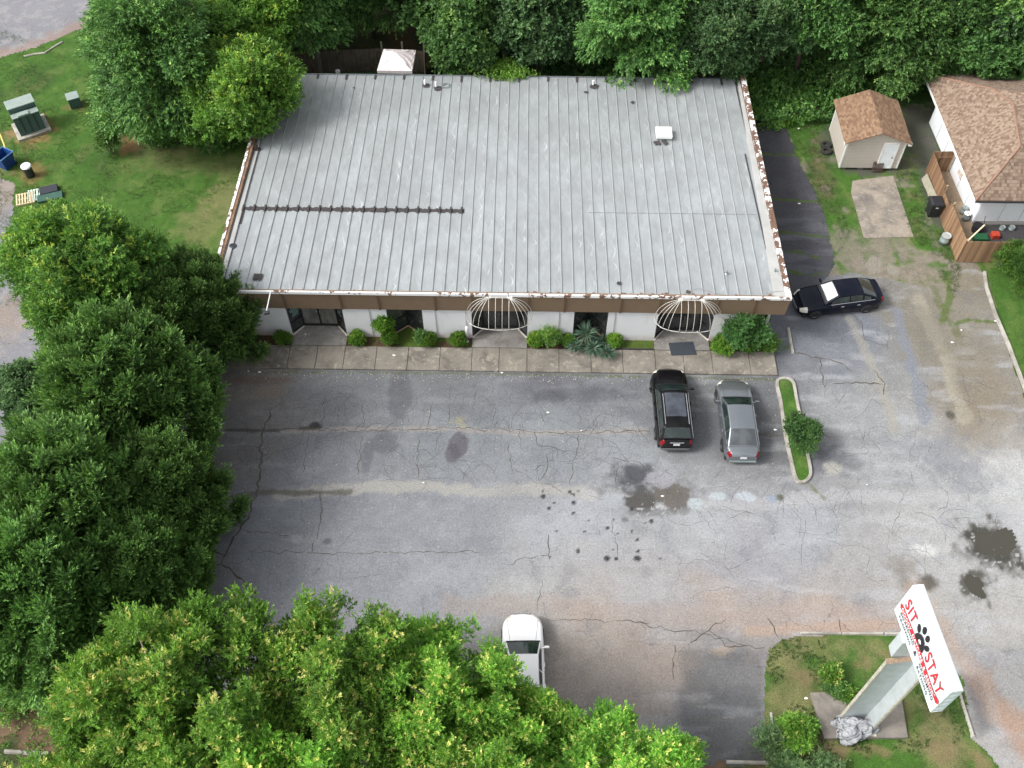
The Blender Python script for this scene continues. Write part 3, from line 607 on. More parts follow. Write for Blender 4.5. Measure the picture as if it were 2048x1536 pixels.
# fascia of brown panels with darker battens
fas = simple('brown_fascia', S(124, 104, 84), .75, var=.06, scale=2.0); fas2 = simple('brown_batten', S(100, 78, 58), .8, var=.1)
fa = MB(); y1, y0 = 34.02, 33.86
fa.add([(XL,y1,2.5),(XR,y1,2.5),(XR,y0,3.96),(XL,y0,3.96),(XL,y1+.1,2.5),(XR,y1+.1,2.5),(XR,y0+.2,3.96),(XL,y0+.2,3.96)], [(0,1,2,3),(7,6,5,4),(1,5,6,2),(4,0,3,7),(0,4,5,1),(3,2,6,7)])
fa.box(XR-.16, XR-.01, 34.1, YB-.1, 2.5, 2.9)
fo = fa.each('fascia', fas, bld)
mb = MB()
for px, py in ((563,590),(678,586),(755,586),(869,588),(944,590),(1058,592),(1131,592),(1245,594),(1323,596),(1440,598),(1515,599)):
    x = at(px, py, 3.8)[0]
    mb.add([(x-.05,y1-.035,2.48),(x+.05,y1-.035,2.48),(x+.05,y0-.035,3.96),(x-.05,y0-.035,3.96),(x-.05,y1,2.48),(x+.05,y1,2.48),(x+.05,y0,3.96),(x-.05,y0,3.96)], [(0,1,2,3),(1,5,6,2),(4,0,3,7),(0,4,5,1),(3,2,6,7)])
mb.each('batten', fas2, bld)
# soffit
MB().box(XL+.1, XR-.1, 34.12, 36.2, 2.53, 2.58).build('soffit', simple('dark_soffit', S(70, 62, 54), .9), bld)
MB().box(XL+.3, XR-.5, 34.95, 35.3, -.05, 2.52).build('interior', simple('dark_interior', (.02, .02, .02, 1), .9), bld) if False else None
# brick/brown side wall strip
sw = MB(); 
for xa, xb in ((XR-.24, XR-.02), (XL+.02, XL+.3)):
    sw.add([(xa,YF+.2,2.5),(xb,YF+.2,2.5),(xb,YB,1.9),(xa,YB,1.9),(xa,YF+.2,ZF-.02),(xb,YF+.2,ZF-.02),(xb,YB,ZB+.32),(xa,YB,ZB+.32)], [(3,2,1,0),(4,5,6,7),(0,1,5,4),(1,2,6,5),(2,3,7,6),(3,0,4,7)])
par = NB('parapet_brown'); par.col(par.ramp(par.noise(1.5, 5, .7, mapscale=(1, 1, 1)), [(.35, S(96, 78, 66, .8)), (.55, S(142, 110, 86, .8)), (.7, S(164, 130, 102, .8))])); par.set(Roughness=.85)
sw.each('parapet', par.m, bld)
# coping with paint flaked down to brown
cop = NB('flaked_coping'); g_ = cop.coord(); n1 = cop.noise(2.2, 3, .55, mapscale=(1.2, 1.0, 1)); n2 = cop.noise(9, 3, .6)
fl = cop.math('ADD', n1, cop.math('MULTIPLY', n2, .5)); sx_ = cop.n('ShaderNodeSeparateXYZ'); cop.l(g_, sx_.inputs[0])
side = cop.math('GREATER_THAN', sx_.outputs[1], 34.3); rt = cop.mr(sx_.outputs[0], -16, 14, 0.0, .06)
thr = cop.math('ADD', cop.math('ADD', fl, cop.math('MULTIPLY', side, .09)), rt)
cop.col(cop.mix(cop.mr(thr, .86, .875, 0, 1), S(226, 226, 226), cop.mix(cop.mr(n2, .4, .6, 0, 1), S(92, 70, 58), S(118, 90, 74)))); cop.set(Roughness=.6)
cb = MB(); NS = 60
def strip3(x0, x1, y0_, y1_, zf0, zf1, h=.05, along='x', n=60):
    rows = []
    for i in range(n+1):
        t = i/n
        if along == 'x': X = x0+(x1-x0)*t; rows.append([(X, y0_, zf0-.12), (X, y0_, zf0+h), (X, y1_, zf0+h), (X, y1_, zf0-.03)])
        else: Y = y0_+(y1_-y0_)*t; z = zf0+(zf1-zf0)*t; rows.append([(x0, Y, z-.1), (x0, Y, z+h), (x1, Y, z+h), (x1, Y, z-.1)])
    return rows
cb.grid(strip3(XL-.02, XR+.02, YF-.03, YF+.07, ZF-.02, ZF-.02)); cb.grid(strip3(XR-.26, XR+.02, YF+.072, YB+.3, ZF-.022, ZB+.32, along='y')); cb.grid(strip3(XL-.02, XL+.13, YF+.072, YB+.1, ZF-.022, ZB+.30, along='y'))
cb.each('coping', cop.m, bld)
# standing seam roof
rm = NB('weathered_metal_roof'); pos = rm.coord(); sx_ = rm.n('ShaderNodeSeparateXYZ'); rm.l(pos, sx_.inputs[0])
n1 = rm.noise(.35, 5, .6); n2 = rm.noise(1.6, 5, .65, mapscale=(1.4, .5, 1)); n3 = rm.noise(18, 4, .8)
c_ = rm.ramp(n2, [(.3, S(152, 156, 156, .97)), (.55, S(168, 174, 176, .97)), (.75, S(182, 187, 188, .97))])
c_ = rm.mix(rm.mr(n1, .42, .62, 0, .5), c_, S(152, 154, 156, .88)); c_ = rm.mix(rm.mr(n3, .35, .75, .3, 0), c_, S(110, 112, 116))
# wavy oil-canning highlights, painted pale into the colour of each pan
wv = rm.n('ShaderNodeMath', operation='SINE'); rm.l(rm.math('ADD', rm.math('MULTIPLY', sx_.outputs[1], 5.3), rm.math('ADD', rm.math('MULTIPLY', rm.math('FLOOR', rm.math('ADD', rm.math('DIVIDE', sx_.outputs[0], .605), 60.5)), 2.1), rm.math('MULTIPLY', rm.noise(.5, 2, .5), 12))), wv.inputs[0])
pan = rm.math('DIVIDE', sx_.outputs[0], .605); fr = rm.math('FRACT', rm.math('ADD', pan, 60.5)); ctr = rm.math('ADD', .5, rm.math('MULTIPLY', wv.outputs[0], .17))
dl = rm.math('ABSOLUTE', rm.math('SUBTRACT', fr, ctr)); ln = rm.math('MULTIPLY', rm.mr(dl, .0, .09, 1, 0), rm.mr(rm.noise(.6, 4, .7, mapscale=(2.2, .55, 1)), .5, .7, .04, .62))
ln = rm.math('MULTIPLY', ln, rm.mr(wv.outputs[0], -.5, .8, .25, 1.15)); c_ = rm.mix(ln, c_, S(222, 224, 222))
gr = rm.math('MULTIPLY', rm.mr(sx_.outputs[1], 34, 52, 0, 1), 0.0)
rm.col(c_); rm.set(Roughness=.42, Metallic=.15)
h1 = rm.noise(1.1, 3, .5, mapscale=(1.5, .8, 1)); w2 = rm.n('ShaderNodeMath', operation='SINE'); rm.l(rm.math('MULTIPLY', sx_.outputs[1], 4.1), w2.inputs[0])
rm.bump(rm.math('ADD', rm.math('MULTIPLY', h1, 1.0), rm.math('MULTIPLY', w2.outputs[0], .07)), .35, .12)
rb = MB(); XA, XB2 = XL+.3, XR-.27
prof = []; x = -15.52; ribs = []
while x < XB2-.5: ribs.append(x); x += .605
YS = [YF+.12, 41.0, 41.0, YB+.06]
rb.add([(XA, YF+.05, rz(YF+.05)), (XR-.45, YF+.05, rz(YF+.05)), (XR-.6, YB+.06, rz(YB+.06)), (XA, YB+.06, rz(YB+.06))], [(0, 1, 2, 3)])
roof = rb.build('roof', rm.m, bld)
def roofpart(mb, name, mat, **k):
    for o in (mb.build(name, mat, **k),) if name in ('rust_patch', 'seam', 'tar_patch') else mb.each(name, mat, **k): o.parent = roof; o.data.transform(Matrix.Translation((0, -34, 0)))
    return o
ribm = simple('seam_metal', S(164, 168, 170), .5, .2, var=.12, scale=1.2)
for x in ribs:
    mb = MB()
    if x > XB2-.6: continue
    w_ = .022; h_ = .055
    for ya, yb in ((YF+.06, 40.28), (40.3, YB+.08)):
        za, zb = rz(ya), rz(yb); e = -.012 if ya > 40 else 0
        mb.add([(x-w_,ya,za),(x+w_,ya,za),(x+w_,yb,zb),(x-w_,yb,zb),(x-w_*.5,ya,za+h_+e),(x+w_*.5,ya,za+h_+e),(x+w_*.5,yb,zb+h_+e),(x-w_*.5,yb,zb+h_+e)], [(4,5,6,7),(0,1,5,4),(1,2,6,5),(2,3,7,6),(3,0,4,7)])
    roofpart(mb, 'seam', ribm)
flm = simple('edge_flashing', S(168, 168, 166), .6, .1, var=.12, scale=1.0)
mb = MB()
mb.add([(XR-.85,YF+.14,rz(YF)+.06),(XR-.27,YF+.14,rz(YF)+.075),(XR-.27,YB,rz(YB)+.075),(XR-.42,YB,rz(YB)+.06),(XR-.85,YF+.14,rz(YF)-.05),(XR-.42,YB,rz(YB)-.05)], [(0,1,2,3),(4,0,3,5)])
mb.add([(XL+.3,YF+.14,rz(YF)+.05),(XL+.62,YF+.14,rz(YF)+.045),(XL+.56,YB,rz(YB)+.045),(XL+.3,YB,rz(YB)+.05)], [(0,1,2,3)])
roofpart(mb, 'flashing', flm)
mb = MB(); mb.box(XL+.25, XR-.4, YB+.05, YB+.17, ZB-.16, ZB+.02); roofpart(mb, 'gutter', simple('grey_gutter', S(112, 118, 122), .5, .3))
mb = MB(); mb.beam((XR-.86, 45.5, rz(45.5)+.03), (XR-.75, 37.5, rz(37.5)+.03), .07, .02); mb.beam((XL+.36, 51, rz(51)+.07), (XL+.36, 34.2, rz(34.2)+.07), .03, .03); mb.beam((XL+.62, 51, rz(51)+.05), (XL+.66, 34.2, rz(34.2)+.05), .02, .03)
roofpart(mb, 'open_seam', simple('dark_gap', S(56, 58, 62), .8))
tar = simple('roof_tar', S(64, 60, 60), .95, var=.35, scale=5, bump=.4)
# tar line across the left third of the roof
mb = MB(); rs = random.Random(9); xa = at(488, 420, rz(40.3))[0]; top = []; bot = []; x = xa
while x < -3.2:
    top.append((x, 40.43+rs.uniform(-.05, .06), 0)); bot.append((x, 40.12+rs.uniform(-.06, .05), 0)); x += .1
f = lambda P: [(a, b, rz(b)+.012) for a, b, c in P]
mb.grid([f(bot), f(top)])
for x in ribs:
    if xa-.1 < x < -3.2: mb.obox((x, 40.28, rz(40.28)+.04), (.045, 0, 0), (0, .26, -.014), (0, 0, .042))
mb.obox((xa+.02, 39.55, rz(39.55)+.02), (.05, 0, 0), (.0, .55, -.03), (0, 0, .01))
roofpart(mb, 'tar_patch', tar)
mb = MB(); mb.obox((8.2, 40.28, rz(40.28)+.012), (4.6, 0, 0), (0, .02, 0), (0, 0, .008)); roofpart(mb, 'lap_joint', simple('lap_line', S(128, 132, 138), .7, var=.3, scale=5))
def rp(px, py, dz=0):
    z = 3.5
    for _ in range(6): X, Y, _z = at(px, py, z); z = rz(Y)
    return X, Y, z
def disc(mb, px, py, r, n=14, rag=.25, zo=.02, seed=0, sq=False):
    X, Y, z = rp(px, py); rs = random.Random(seed+px); P = []
    for k in range(n):
        t = 2*math.pi*k/n; rr = r*(1+rs.uniform(-rag, rag)); 
        if sq: m_ = max(abs(math.cos(t)), abs(math.sin(t))); rr = r/m_*(1+rs.uniform(-.08, .04))
        x, y = X+rr*math.cos(t), Y+rr*math.sin(t); P.append((x, y, rz(y)+zo))
    mb.add(P, [tuple(range(n))])
mb = MB()
disc(mb, 516, 555, .24, 24, .1, sq=True, zo=.062); disc(mb, 1265, 206, .13, zo=.065); disc(mb, 1238, 568, .13, 16, .1, zo=.065); disc(mb, 1376, 585, .12, zo=.065)
disc(mb, 876, 178, .22, 20, .1, sq=True, zo=.062); disc(mb, 852, 172, .2, 20, .1, sq=True, zo=.062); disc(mb, 1188, 174, .26, 20, .15, zo=.063); disc(mb, 1172, 186, .12, 12, zo=.063); disc(mb, 1330, 286, .2, 12, .4, zo=.061); disc(mb, 1315, 287, .2, 12, .4, zo=.061); disc(mb, 708, 177, .07, zo=.06)
roofpart(mb, 'tar_spot', tar)
mb = MB(); rs = random.Random(4)
for i, x in enumerate(ribs):
    if i % 3 == 1: mb.box(x-.05, x+.06, YB-.35-rs.uniform(0, .25), YB+.05, ZB+.01, ZB+.075)
roofpart(mb, 'seam_clip_tar', tar)
# rusty patches along the front eave
mb = MB(); rs = random.Random(8)
for i in range(110):
    x = rs.uniform(-14.5, 13.2); r = rs.uniform(.05, .16)*(1 if x > 0 else .8)
    if rs.random() > (.5 if x < 0 else .8): continue
    n = 7; y = YF+.08; P = []
    for k in range(n):
        t = math.pi*k/(n-1); yy = y+r*1.6*math.sin(t)*rs.uniform(.6, 1.2); P.append((x+r*math.cos(t), yy, rz(yy)+.066))
    mb.add(P, [tuple(range(n))])
roofpart(mb, 'rust_patch', simple('eave_rust', S(112, 78, 66), .9, var=.35, scale=6))
# roof furniture
whitem = simple('white_enamel', S(240, 240, 240), .45, var=.04); steelm = simple('galvanised', S(150, 160, 160), .45, .5, var=.15)
X, Y, z = rp(1327, 275); t = thing('roof_hatch', 'white square vent hood on the right part of the metal roof', 'roof vent', (X, Y, z))
MB().box(X-.42, X+.42, Y-.28, Y+.5, z-.1, z+.16).build('curb', steelm, t); MB().box(X-.47, X+.47, Y-.33, Y+.55, z+.16, z+.36).build('hood', whitem, t, bevel=.02)
def pipe(px, py, h, r, label, mat, cap=False, grp='vent pipes on the roof'):
    X, Y, z = rp(px, py); t = thing('vent_pipe', label, 'vent pipe', (X, Y, z), group=grp); mb = MB(); mb.cyl((X, Y, z), r, h, 14); mb.build('pipe', mat, t, smooth=False)
    mb = MB(); mb.lathe((X, Y, z), [(r*2.4, .02), (r*1.2, .09), (r, .12)], 14); mb.build('flange', tar if not cap else mat, t)
pipe(850, 172, .45, .06, 'white vent pipe by the roof back edge left of its taller twin', whitem); pipe(872, 176, .45, .06, 'white vent pipe with square tar skirt near the roof back edge', whitem)
pipe(1186, 172, .42, .06, 'white vent pipe in a round tar patch at the roof back edge', whitem)
pipe(514, 300, .35, .1, 'dark open pipe beside the left roof edge', simple('dark_pipe', S(52, 42, 38), .7)); pipe(1453, 548, .25, .05, 'small grey capped pipe near the front right of the roof', steelm, True); pipe(1549, 545, .28, .05, 'small grey capped pipe close to the right roof edge', steelm, True)
pipe(465, 493, .07, .1, 'flat round dark vent cap near the left roof edge', simple('dark_cap', S(62, 66, 74), .6), True)
X, Y, z = rp(891, 173); t = MB(); t.tube([(X-.2,Y-.17,z+.09),(X+.2,Y-.17,z+.09),(X+.24,Y,z+.09),(X+.16,Y+.22,z+.09),(X-.16,Y+.22,z+.09),(X-.24,Y,z+.09)], .035, 8, closed=True); tag(t.build('flashing_ring', steelm), 'grey metal ring lying on the roof by the vent pipes', 'metal ring')
# flood light on a long arm
t = thing('flood_light', 'flood light on a long white arm over the front left eave', 'flood light', at(543, 583, 4.05))
a = at(543, 583, 4.05); e = at(533, 622, 4.4); MB().tube([a, tuple(np.array(a)+(0, -.2, .15)), e], .028, 8).build('arm', whitem, t)
MB().obox(np.array(e)+(0, -.05, -.06), (.13, .03, 0), (-.02, .08, .03), (0, -.02, .07)).build('lamp_head', simple('lamp_black', (.02, .02, .025, 1), .5), t, bevel=.01)
# cable on the roof
mb = MB(); P = [rp(*p) for p in ((1376,584),(1395,578),(1420,584),(1450,592),(1470,594))]; mb.tube([(a, b, c+.08) for a, b, c in P], .012, 5); P = [rp(*p) for p in ((1530,587),(1560,585),(1572,583),(1566,560),(1551,545))]; mb.tube([(a, b, c+.09) for a, b, c in P], .012, 5); P = [rp(*p) for p in ((1454,592),(1453,570),(1453,549))]; mb.tube([(a, b, c+.09) for a, b, c in P], .012, 5)
tag(mb.build('roof_cable', simple('cable_grey', S(150, 150, 150), .6)), 'thin loose cable lying across the front right of the roof', 'cable')

# bare shell awning frames over the middle and right entrances
tubm = simple('awning_tube', S(196, 194, 188), .45, .2, var=.12, scale=6)
def awning(cx, label):
    t = thing('awning_frame', label, 'awning frame', (cx, 33.8, 2.45), group='bare awning frames'); hx = .52; W_ = 1.72; D = 1.0; zt, zb = 3.85, 2.42; y0 = 33.82
    ring = []
    for k in range(41):
        a = math.pi*k/40; c_, s_ = math.cos(a), math.sin(a); ring.append((cx-np.sign(c_)*(abs(c_)**.9)*W_, y0-.02-D*s_**.75, zb))
    MB().tube(ring, .021, 8).build('front_ring', tubm, t, smooth=True)
    b = MB(); b.tube([(cx-hx, y0-.05, zt), (cx+hx, y0-.05, zt)], .024, 8); b.box(cx-hx-.16, cx-hx+.1, y0-.1, y0, zt-.03, zt+.02); b.box(cx+hx-.1, cx+hx+.16, y0-.1, y0, zt-.03, zt+.02); b.build('top_bar', tubm, t)
    def rib(h, r):
        P = []
        for k in range(13):
            u = math.pi/2*k/12; f = math.sin(u); g = math.cos(u); P.append((h+(r[0]-h)*f, (y0-.05)+(r[1]-y0+.05)*f, zb+(zt-zb)*g))
        o = MB(); o.tube(P, .015, 6); o.build('rib', tubm, t, smooth=True)
    for x in (-hx, -hx/3, hx/3, hx): 
        yy = min(p[1] for p in ring if abs(p[0]-cx-x) < .2); rib(cx+x, (cx+x, yy))
    for sgn in (-1, 1):
        for k in ((12, 9, 6, 3, 0) if sgn < 0 else (28, 31, 34, 37, 40)): rib(cx+sgn*hx, ring[k])
awning(-1.19, 'bare white tube awning frame over the middle entrance'); awning(8.66, 'bare white tube awning frame over the right entrance above the black mat')
# doormat
P = [np.array(at(*p, .14)) for p in ((1337,686),(1386,683),(1393,709),(1343,711))]; mb = MB(); mb.prism([tuple(p[:2]) for p in P], .13, .15); tag(mb.build('doormat', simple('rubber_mat', S(50, 56, 64), .8, var=.15, scale=10, bump=.3)), 'large black rubber doormat before the right entrance', 'doormat')
# white cylinder lamp on a short pipe in the bed
X, Y, _ = at(935, 684, 0); t = thing('bollard_light', 'white cylinder path light in the bed left of the middle entrance', 'path light', (X, Y, 0))
MB().cyl((X, Y, 0), .04, .6, 10).build('post', steelm, t); MB().lathe((X, Y, 0), [(0, .55), (.075, .55), (.08, 1.25), (.06, 1.3), (0, 1.3)], 18).build('lamp_tube', whitem, t, smooth=True); MB().cyl((X, Y, 0), .08, .08, 12).build('foot', whitem, t)

# ================================================================== vegetation
def leafmat(name, stops, transl=0.3, hue=0.0, var=0.35):
    b = NB(name); a = b.n('ShaderNodeAttribute', attribute_name='tone'); oi = b.n('ShaderNodeObjectInfo')
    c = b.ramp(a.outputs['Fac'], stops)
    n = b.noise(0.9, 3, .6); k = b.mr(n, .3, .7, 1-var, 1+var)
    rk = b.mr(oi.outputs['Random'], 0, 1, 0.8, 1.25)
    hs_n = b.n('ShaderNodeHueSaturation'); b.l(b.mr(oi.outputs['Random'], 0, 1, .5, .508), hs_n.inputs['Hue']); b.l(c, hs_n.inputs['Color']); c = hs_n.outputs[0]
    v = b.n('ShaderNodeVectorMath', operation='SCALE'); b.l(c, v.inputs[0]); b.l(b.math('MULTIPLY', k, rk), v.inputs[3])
    b.l(v.outputs[0], b.p.inputs['Base Color']); b.set(Roughness=.55); b.p.inputs['Specular IOR Level'].default_value = .35
    tr = b.n('ShaderNodeBsdfTranslucent'); v2 = b.n('ShaderNodeVectorMath', operation='MULTIPLY'); b.l(v.outputs[0], v2.inputs[0]); v2.inputs[1].default_value = (1.3, 1.25, .6); b.l(v2.outputs[0], tr.inputs[0])
    mx = b.n('ShaderNodeMixShader'); mx.inputs[0].default_value = transl; b.l(b.p.outputs[0], mx.inputs[1]); b.l(tr.outputs[0], mx.inputs[2]); b.l(mx.outputs[0], b.out.inputs['Surface'])
    return b.m
LIME = leafmat('lime_oak_leaf', [(0, (.07, .165, .026, 1)), (.5, (.155, .33, .045, 1)), (.8, (.26, .46, .065, 1)), (.92, (.52, .60, .13, 1)), (1, (.68, .66, .22, 1))], .3)
OAKL = leafmat('oak_leaf', [(0, (.05, .115, .026, 1)), (.5, (.10, .215, .038, 1)), (.82, (.19, .32, .05, 1)), (1, (.36, .44, .08, 1))], .28)
JUN = leafmat('cedar_leaf', [(0, (0.057, 0.119, 0.035, 1)), (.45, (0.110, 0.218, 0.055, 1)), (.8, (0.200, 0.356, 0.081, 1)), (1, (0.297, 0.475, 0.117, 1))], .15)
FOR1 = leafmat('broad_leaf', [(0, (0.049, 0.119, 0.036, 1)), (.5, (0.095, 0.207, 0.052, 1)), (.85, (0.168, 0.317, 0.071, 1)), (1, (0.336, 0.495, 0.139, 1))], .22)
FOR2 = leafmat('woodland_leaf', [(0, (0.044, 0.099, 0.039, 1)), (.5, (0.083, 0.167, 0.059, 1)), (.85, (0.147, 0.245, 0.088, 1)), (1, (0.254, 0.353, 0.157, 1))], .2)
BRT = leafmat('bright_leaf', [(0, (0.069, 0.161, 0.029, 1)), (.5, (0.138, 0.287, 0.046, 1)), (.85, (0.230, 0.414, 0.057, 1)), (1, (0.437, 0.552, 0.081, 1))], .3)
SHR = leafmat('shrub_leaf', [(0, (0.045, 0.110, 0.015, 1)), (.5, (0.100, 0.220, 0.025, 1)), (.85, (0.180, 0.310, 0.040, 1)), (1, (0.360, 0.420, 0.060, 1))], .25)
YUC = leafmat('yucca_leaf', [(0, (0.042, 0.090, 0.060, 1)), (.5, (0.084, 0.156, 0.102, 1)), (1, (0.180, 0.276, 0.180, 1))], .1)
BARK = simple('bark', S(92, 80, 70), .95, var=.35, scale=4, bump=.6); BARK2 = simple('pale_bark', S(150, 140, 128), .95, var=.25, scale=4, bump=.5)
def unit(a): return a/(np.linalg.norm(a, axis=-1, keepdims=True)+1e-9)
def sprigs(rg, P, D, K, Ls, leaf, wid, spread=(1.15, .35), tone=None, tipt=.25, curl=0.0):
    """leaf sprigs: K rhombic leaves set round each axis D from P"""
    n = len(P); t = (np.arange(K)+.3)/K; t = np.tile(t, (n, 1))+rg.uniform(-.05, .05, (n, K)); Lv = Ls*rg.uniform(.7, 1.25, (n, 1))
    base = P[:, None, :]+D[:, None, :]*(t*Lv)[:, :, None]
    a = unit(np.cross(D, rg.normal(size=(n, 3)))); b = np.cross(D, a); az = rg.uniform(0, 6.283, (n, K)); 
    phi = spread[0]+(spread[1]-spread[0])*t+rg.normal(0, .15, (n, K))
    rad = np.cos(az)[..., None]*a[:, None, :]+np.sin(az)[..., None]*b[:, None, :]
    u = np.cos(phi)[..., None]*D[:, None, :]+np.sin(phi)[..., None]*rad
    u[..., 2] -= curl; u = unit(u)
    ll = leaf*rg.uniform(.7, 1.3, (n, K, 1)); up = np.array([0, 0, 1.0])+rg.normal(0, .55, (n, K, 3)); nrm = unit(np.cross(u, up))
    ww = nrm*wid*rg.uniform(.7, 1.3, (n, K, 1)); tip = base+u*ll; m = base+u*ll*.5
    V = np.stack([base, m+ww*.5, tip, m-ww*.5], 2).reshape(-1, 3); F = np.arange(len(V)).reshape(-1, 4)
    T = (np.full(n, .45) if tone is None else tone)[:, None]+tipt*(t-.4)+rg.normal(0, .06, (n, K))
    return V, F, np.clip(T, 0, 1).ravel()
def merge(parts):
    V = []; F = []; T = []; o = 0
    for v, f, t in parts: V.append(v); F.append(f+o); T.append(t); o += len(v)
    return np.concatenate(V), np.concatenate(F), np.concatenate(T)
def lobe_points(rg, c, r, n, low=-.35, shell=(.72, 1.05)):
    d = unit(rg.normal(size=(int(n*1.6)+4, 3))); d = d[d[:, 2] > low][:n]; q = rg.uniform(*shell, (len(d), 1))
    return np.array(c)+d*np.array(r)*q, d
def crown(seed, lobes, dens, K, Ls, leaf, wid, up=.45, yellow=0.0, spread=(1.15, .35), tipt=.25, low=-.35, shell=(.72, 1.05), curl=0., tbase=.42, out=0.0, ctr=None):
    rg = np.random.default_rng(seed); parts = []
    for lb in lobes:
        c, r = lb[0], lb[1]; tt = lb[2] if len(lb) > 2 else .45
        ar = 4*math.pi*((r[0]*r[1]+r[0]*r[2]+r[1]*r[2])/3); n = max(8, int(ar*dens)); P, d = lobe_points(rg, c, r, n, low, shell)
        dd = d.copy()
        if out and ctr is not None: dd = dd+out*unit(P-np.array(ctr))
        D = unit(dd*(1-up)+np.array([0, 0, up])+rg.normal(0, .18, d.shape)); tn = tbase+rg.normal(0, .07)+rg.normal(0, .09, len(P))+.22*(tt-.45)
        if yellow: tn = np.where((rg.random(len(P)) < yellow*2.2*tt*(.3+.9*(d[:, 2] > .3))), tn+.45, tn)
        parts.append(sprigs(rg, P, D, K, Ls, leaf, wid, spread, tn, tipt, curl))
    return merge(parts)
def make_lobes(rg, Rx, Rz, zc, n, rr, rzf=1.0, low=-.3, fill=.35, irr=.18):
    L_ = []
    for i in range(n):
        k = i+.5; ph = math.acos(1-2*k/n); th = math.pi*(1+5**.5)*k; d = np.array([math.cos(th)*math.sin(ph), math.sin(th)*math.sin(ph), math.cos(ph)])
        if d[2] < low: continue
        d = d+rg.normal(0, .1, 3); q = 1-rg.uniform(0, irr*2); r = rr*rg.uniform(.7, 1.3)
        L_.append((np.array([d[0]*Rx*q*.82, d[1]*Rx*q*.82, zc+d[2]*Rz*q*.82]), (r, r, r*rzf)))
    for i in range(int(n*fill)):
        d = unit(rg.normal(size=3)); q = rg.uniform(.2, .6); r = rr*1.1; L_.append((np.array([d[0]*Rx*q, d[1]*Rx*q, zc+d[2]*Rz*q]), (r, r, r)))
    return L_
def macro_lobes(rg, Rx, Rz, zc, nm, rm, ns, rs_, ez=1.0, low=-.35, jit=.3, up=.3, core=.4):
    # limbs end in separate clumps: nm clumps of ns small lobes each
    L_ = []
    for i in range(nm):
        k = i+.5; ph = math.acos(1-2*k/nm); th = math.pi*(1+5**.5)*k; d = np.array([math.cos(th)*math.sin(ph), math.sin(th)*math.sin(ph), math.cos(ph)])
        if d[2] < low: continue
        d = unit(d+rg.normal(0, .13, 3)); q = 1.02-rg.uniform(0, jit); c = np.array([d[0]*Rx*q*.78, d[1]*Rx*q*.78, zc+d[2]*Rz*q*.78]); R_ = rm*rg.uniform(.7, 1.25); ax = unit(d+np.array([0, 0, up]))
        for j in range(ns):
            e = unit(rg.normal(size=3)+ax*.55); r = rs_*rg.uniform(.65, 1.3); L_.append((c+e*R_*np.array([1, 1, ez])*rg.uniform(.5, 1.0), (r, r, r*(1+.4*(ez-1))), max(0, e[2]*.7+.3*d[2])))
    for i in range(int(nm*core)):
        d = unit(rg.normal(size=3)); q = rg.uniform(.1, .5); r = rs_*1.7; L_.append((np.array([d[0]*Rx*q, d[1]*Rx*q, zc+d[2]*Rz*q]), (r, r, r)))
    return L_
def trunk_mb(rg, H, r0, lobes, nl=14):
    mb = MB(); P = [(0, 0, -.1)]; x = y = 0
    for k in range(1, 6): x += rg.normal(0, .12); y += rg.normal(0, .12); P.append((x, y, H*k/5))
    mb.tube(P, [r0*1.25]+[r0*(1-.16*k) for k in range(1, 6)], 9); P = np.array(P)
    idx = rg.permutation(len(lobes))[:nl]
    for i in idx:
        c = np.array(lobes[i][0]); h = np.clip(c[2]*rg.uniform(.3, .6), H*.2, H*.85); s = np.array([np.interp(h, P[:, 2], P[:, 0]), np.interp(h, P[:, 2], P[:, 1]), h])
        m = s+(c-s)*.5+np.array([0, 0, .3])+rg.normal(0, .15, 3); mb.tube([s, (s+m)/2+rg.normal(0, .08, 3), m, c], [r0*.42, r0*.34, r0*.24, r0*.08], 6, cap=False)
    return mb
PROTO = {}
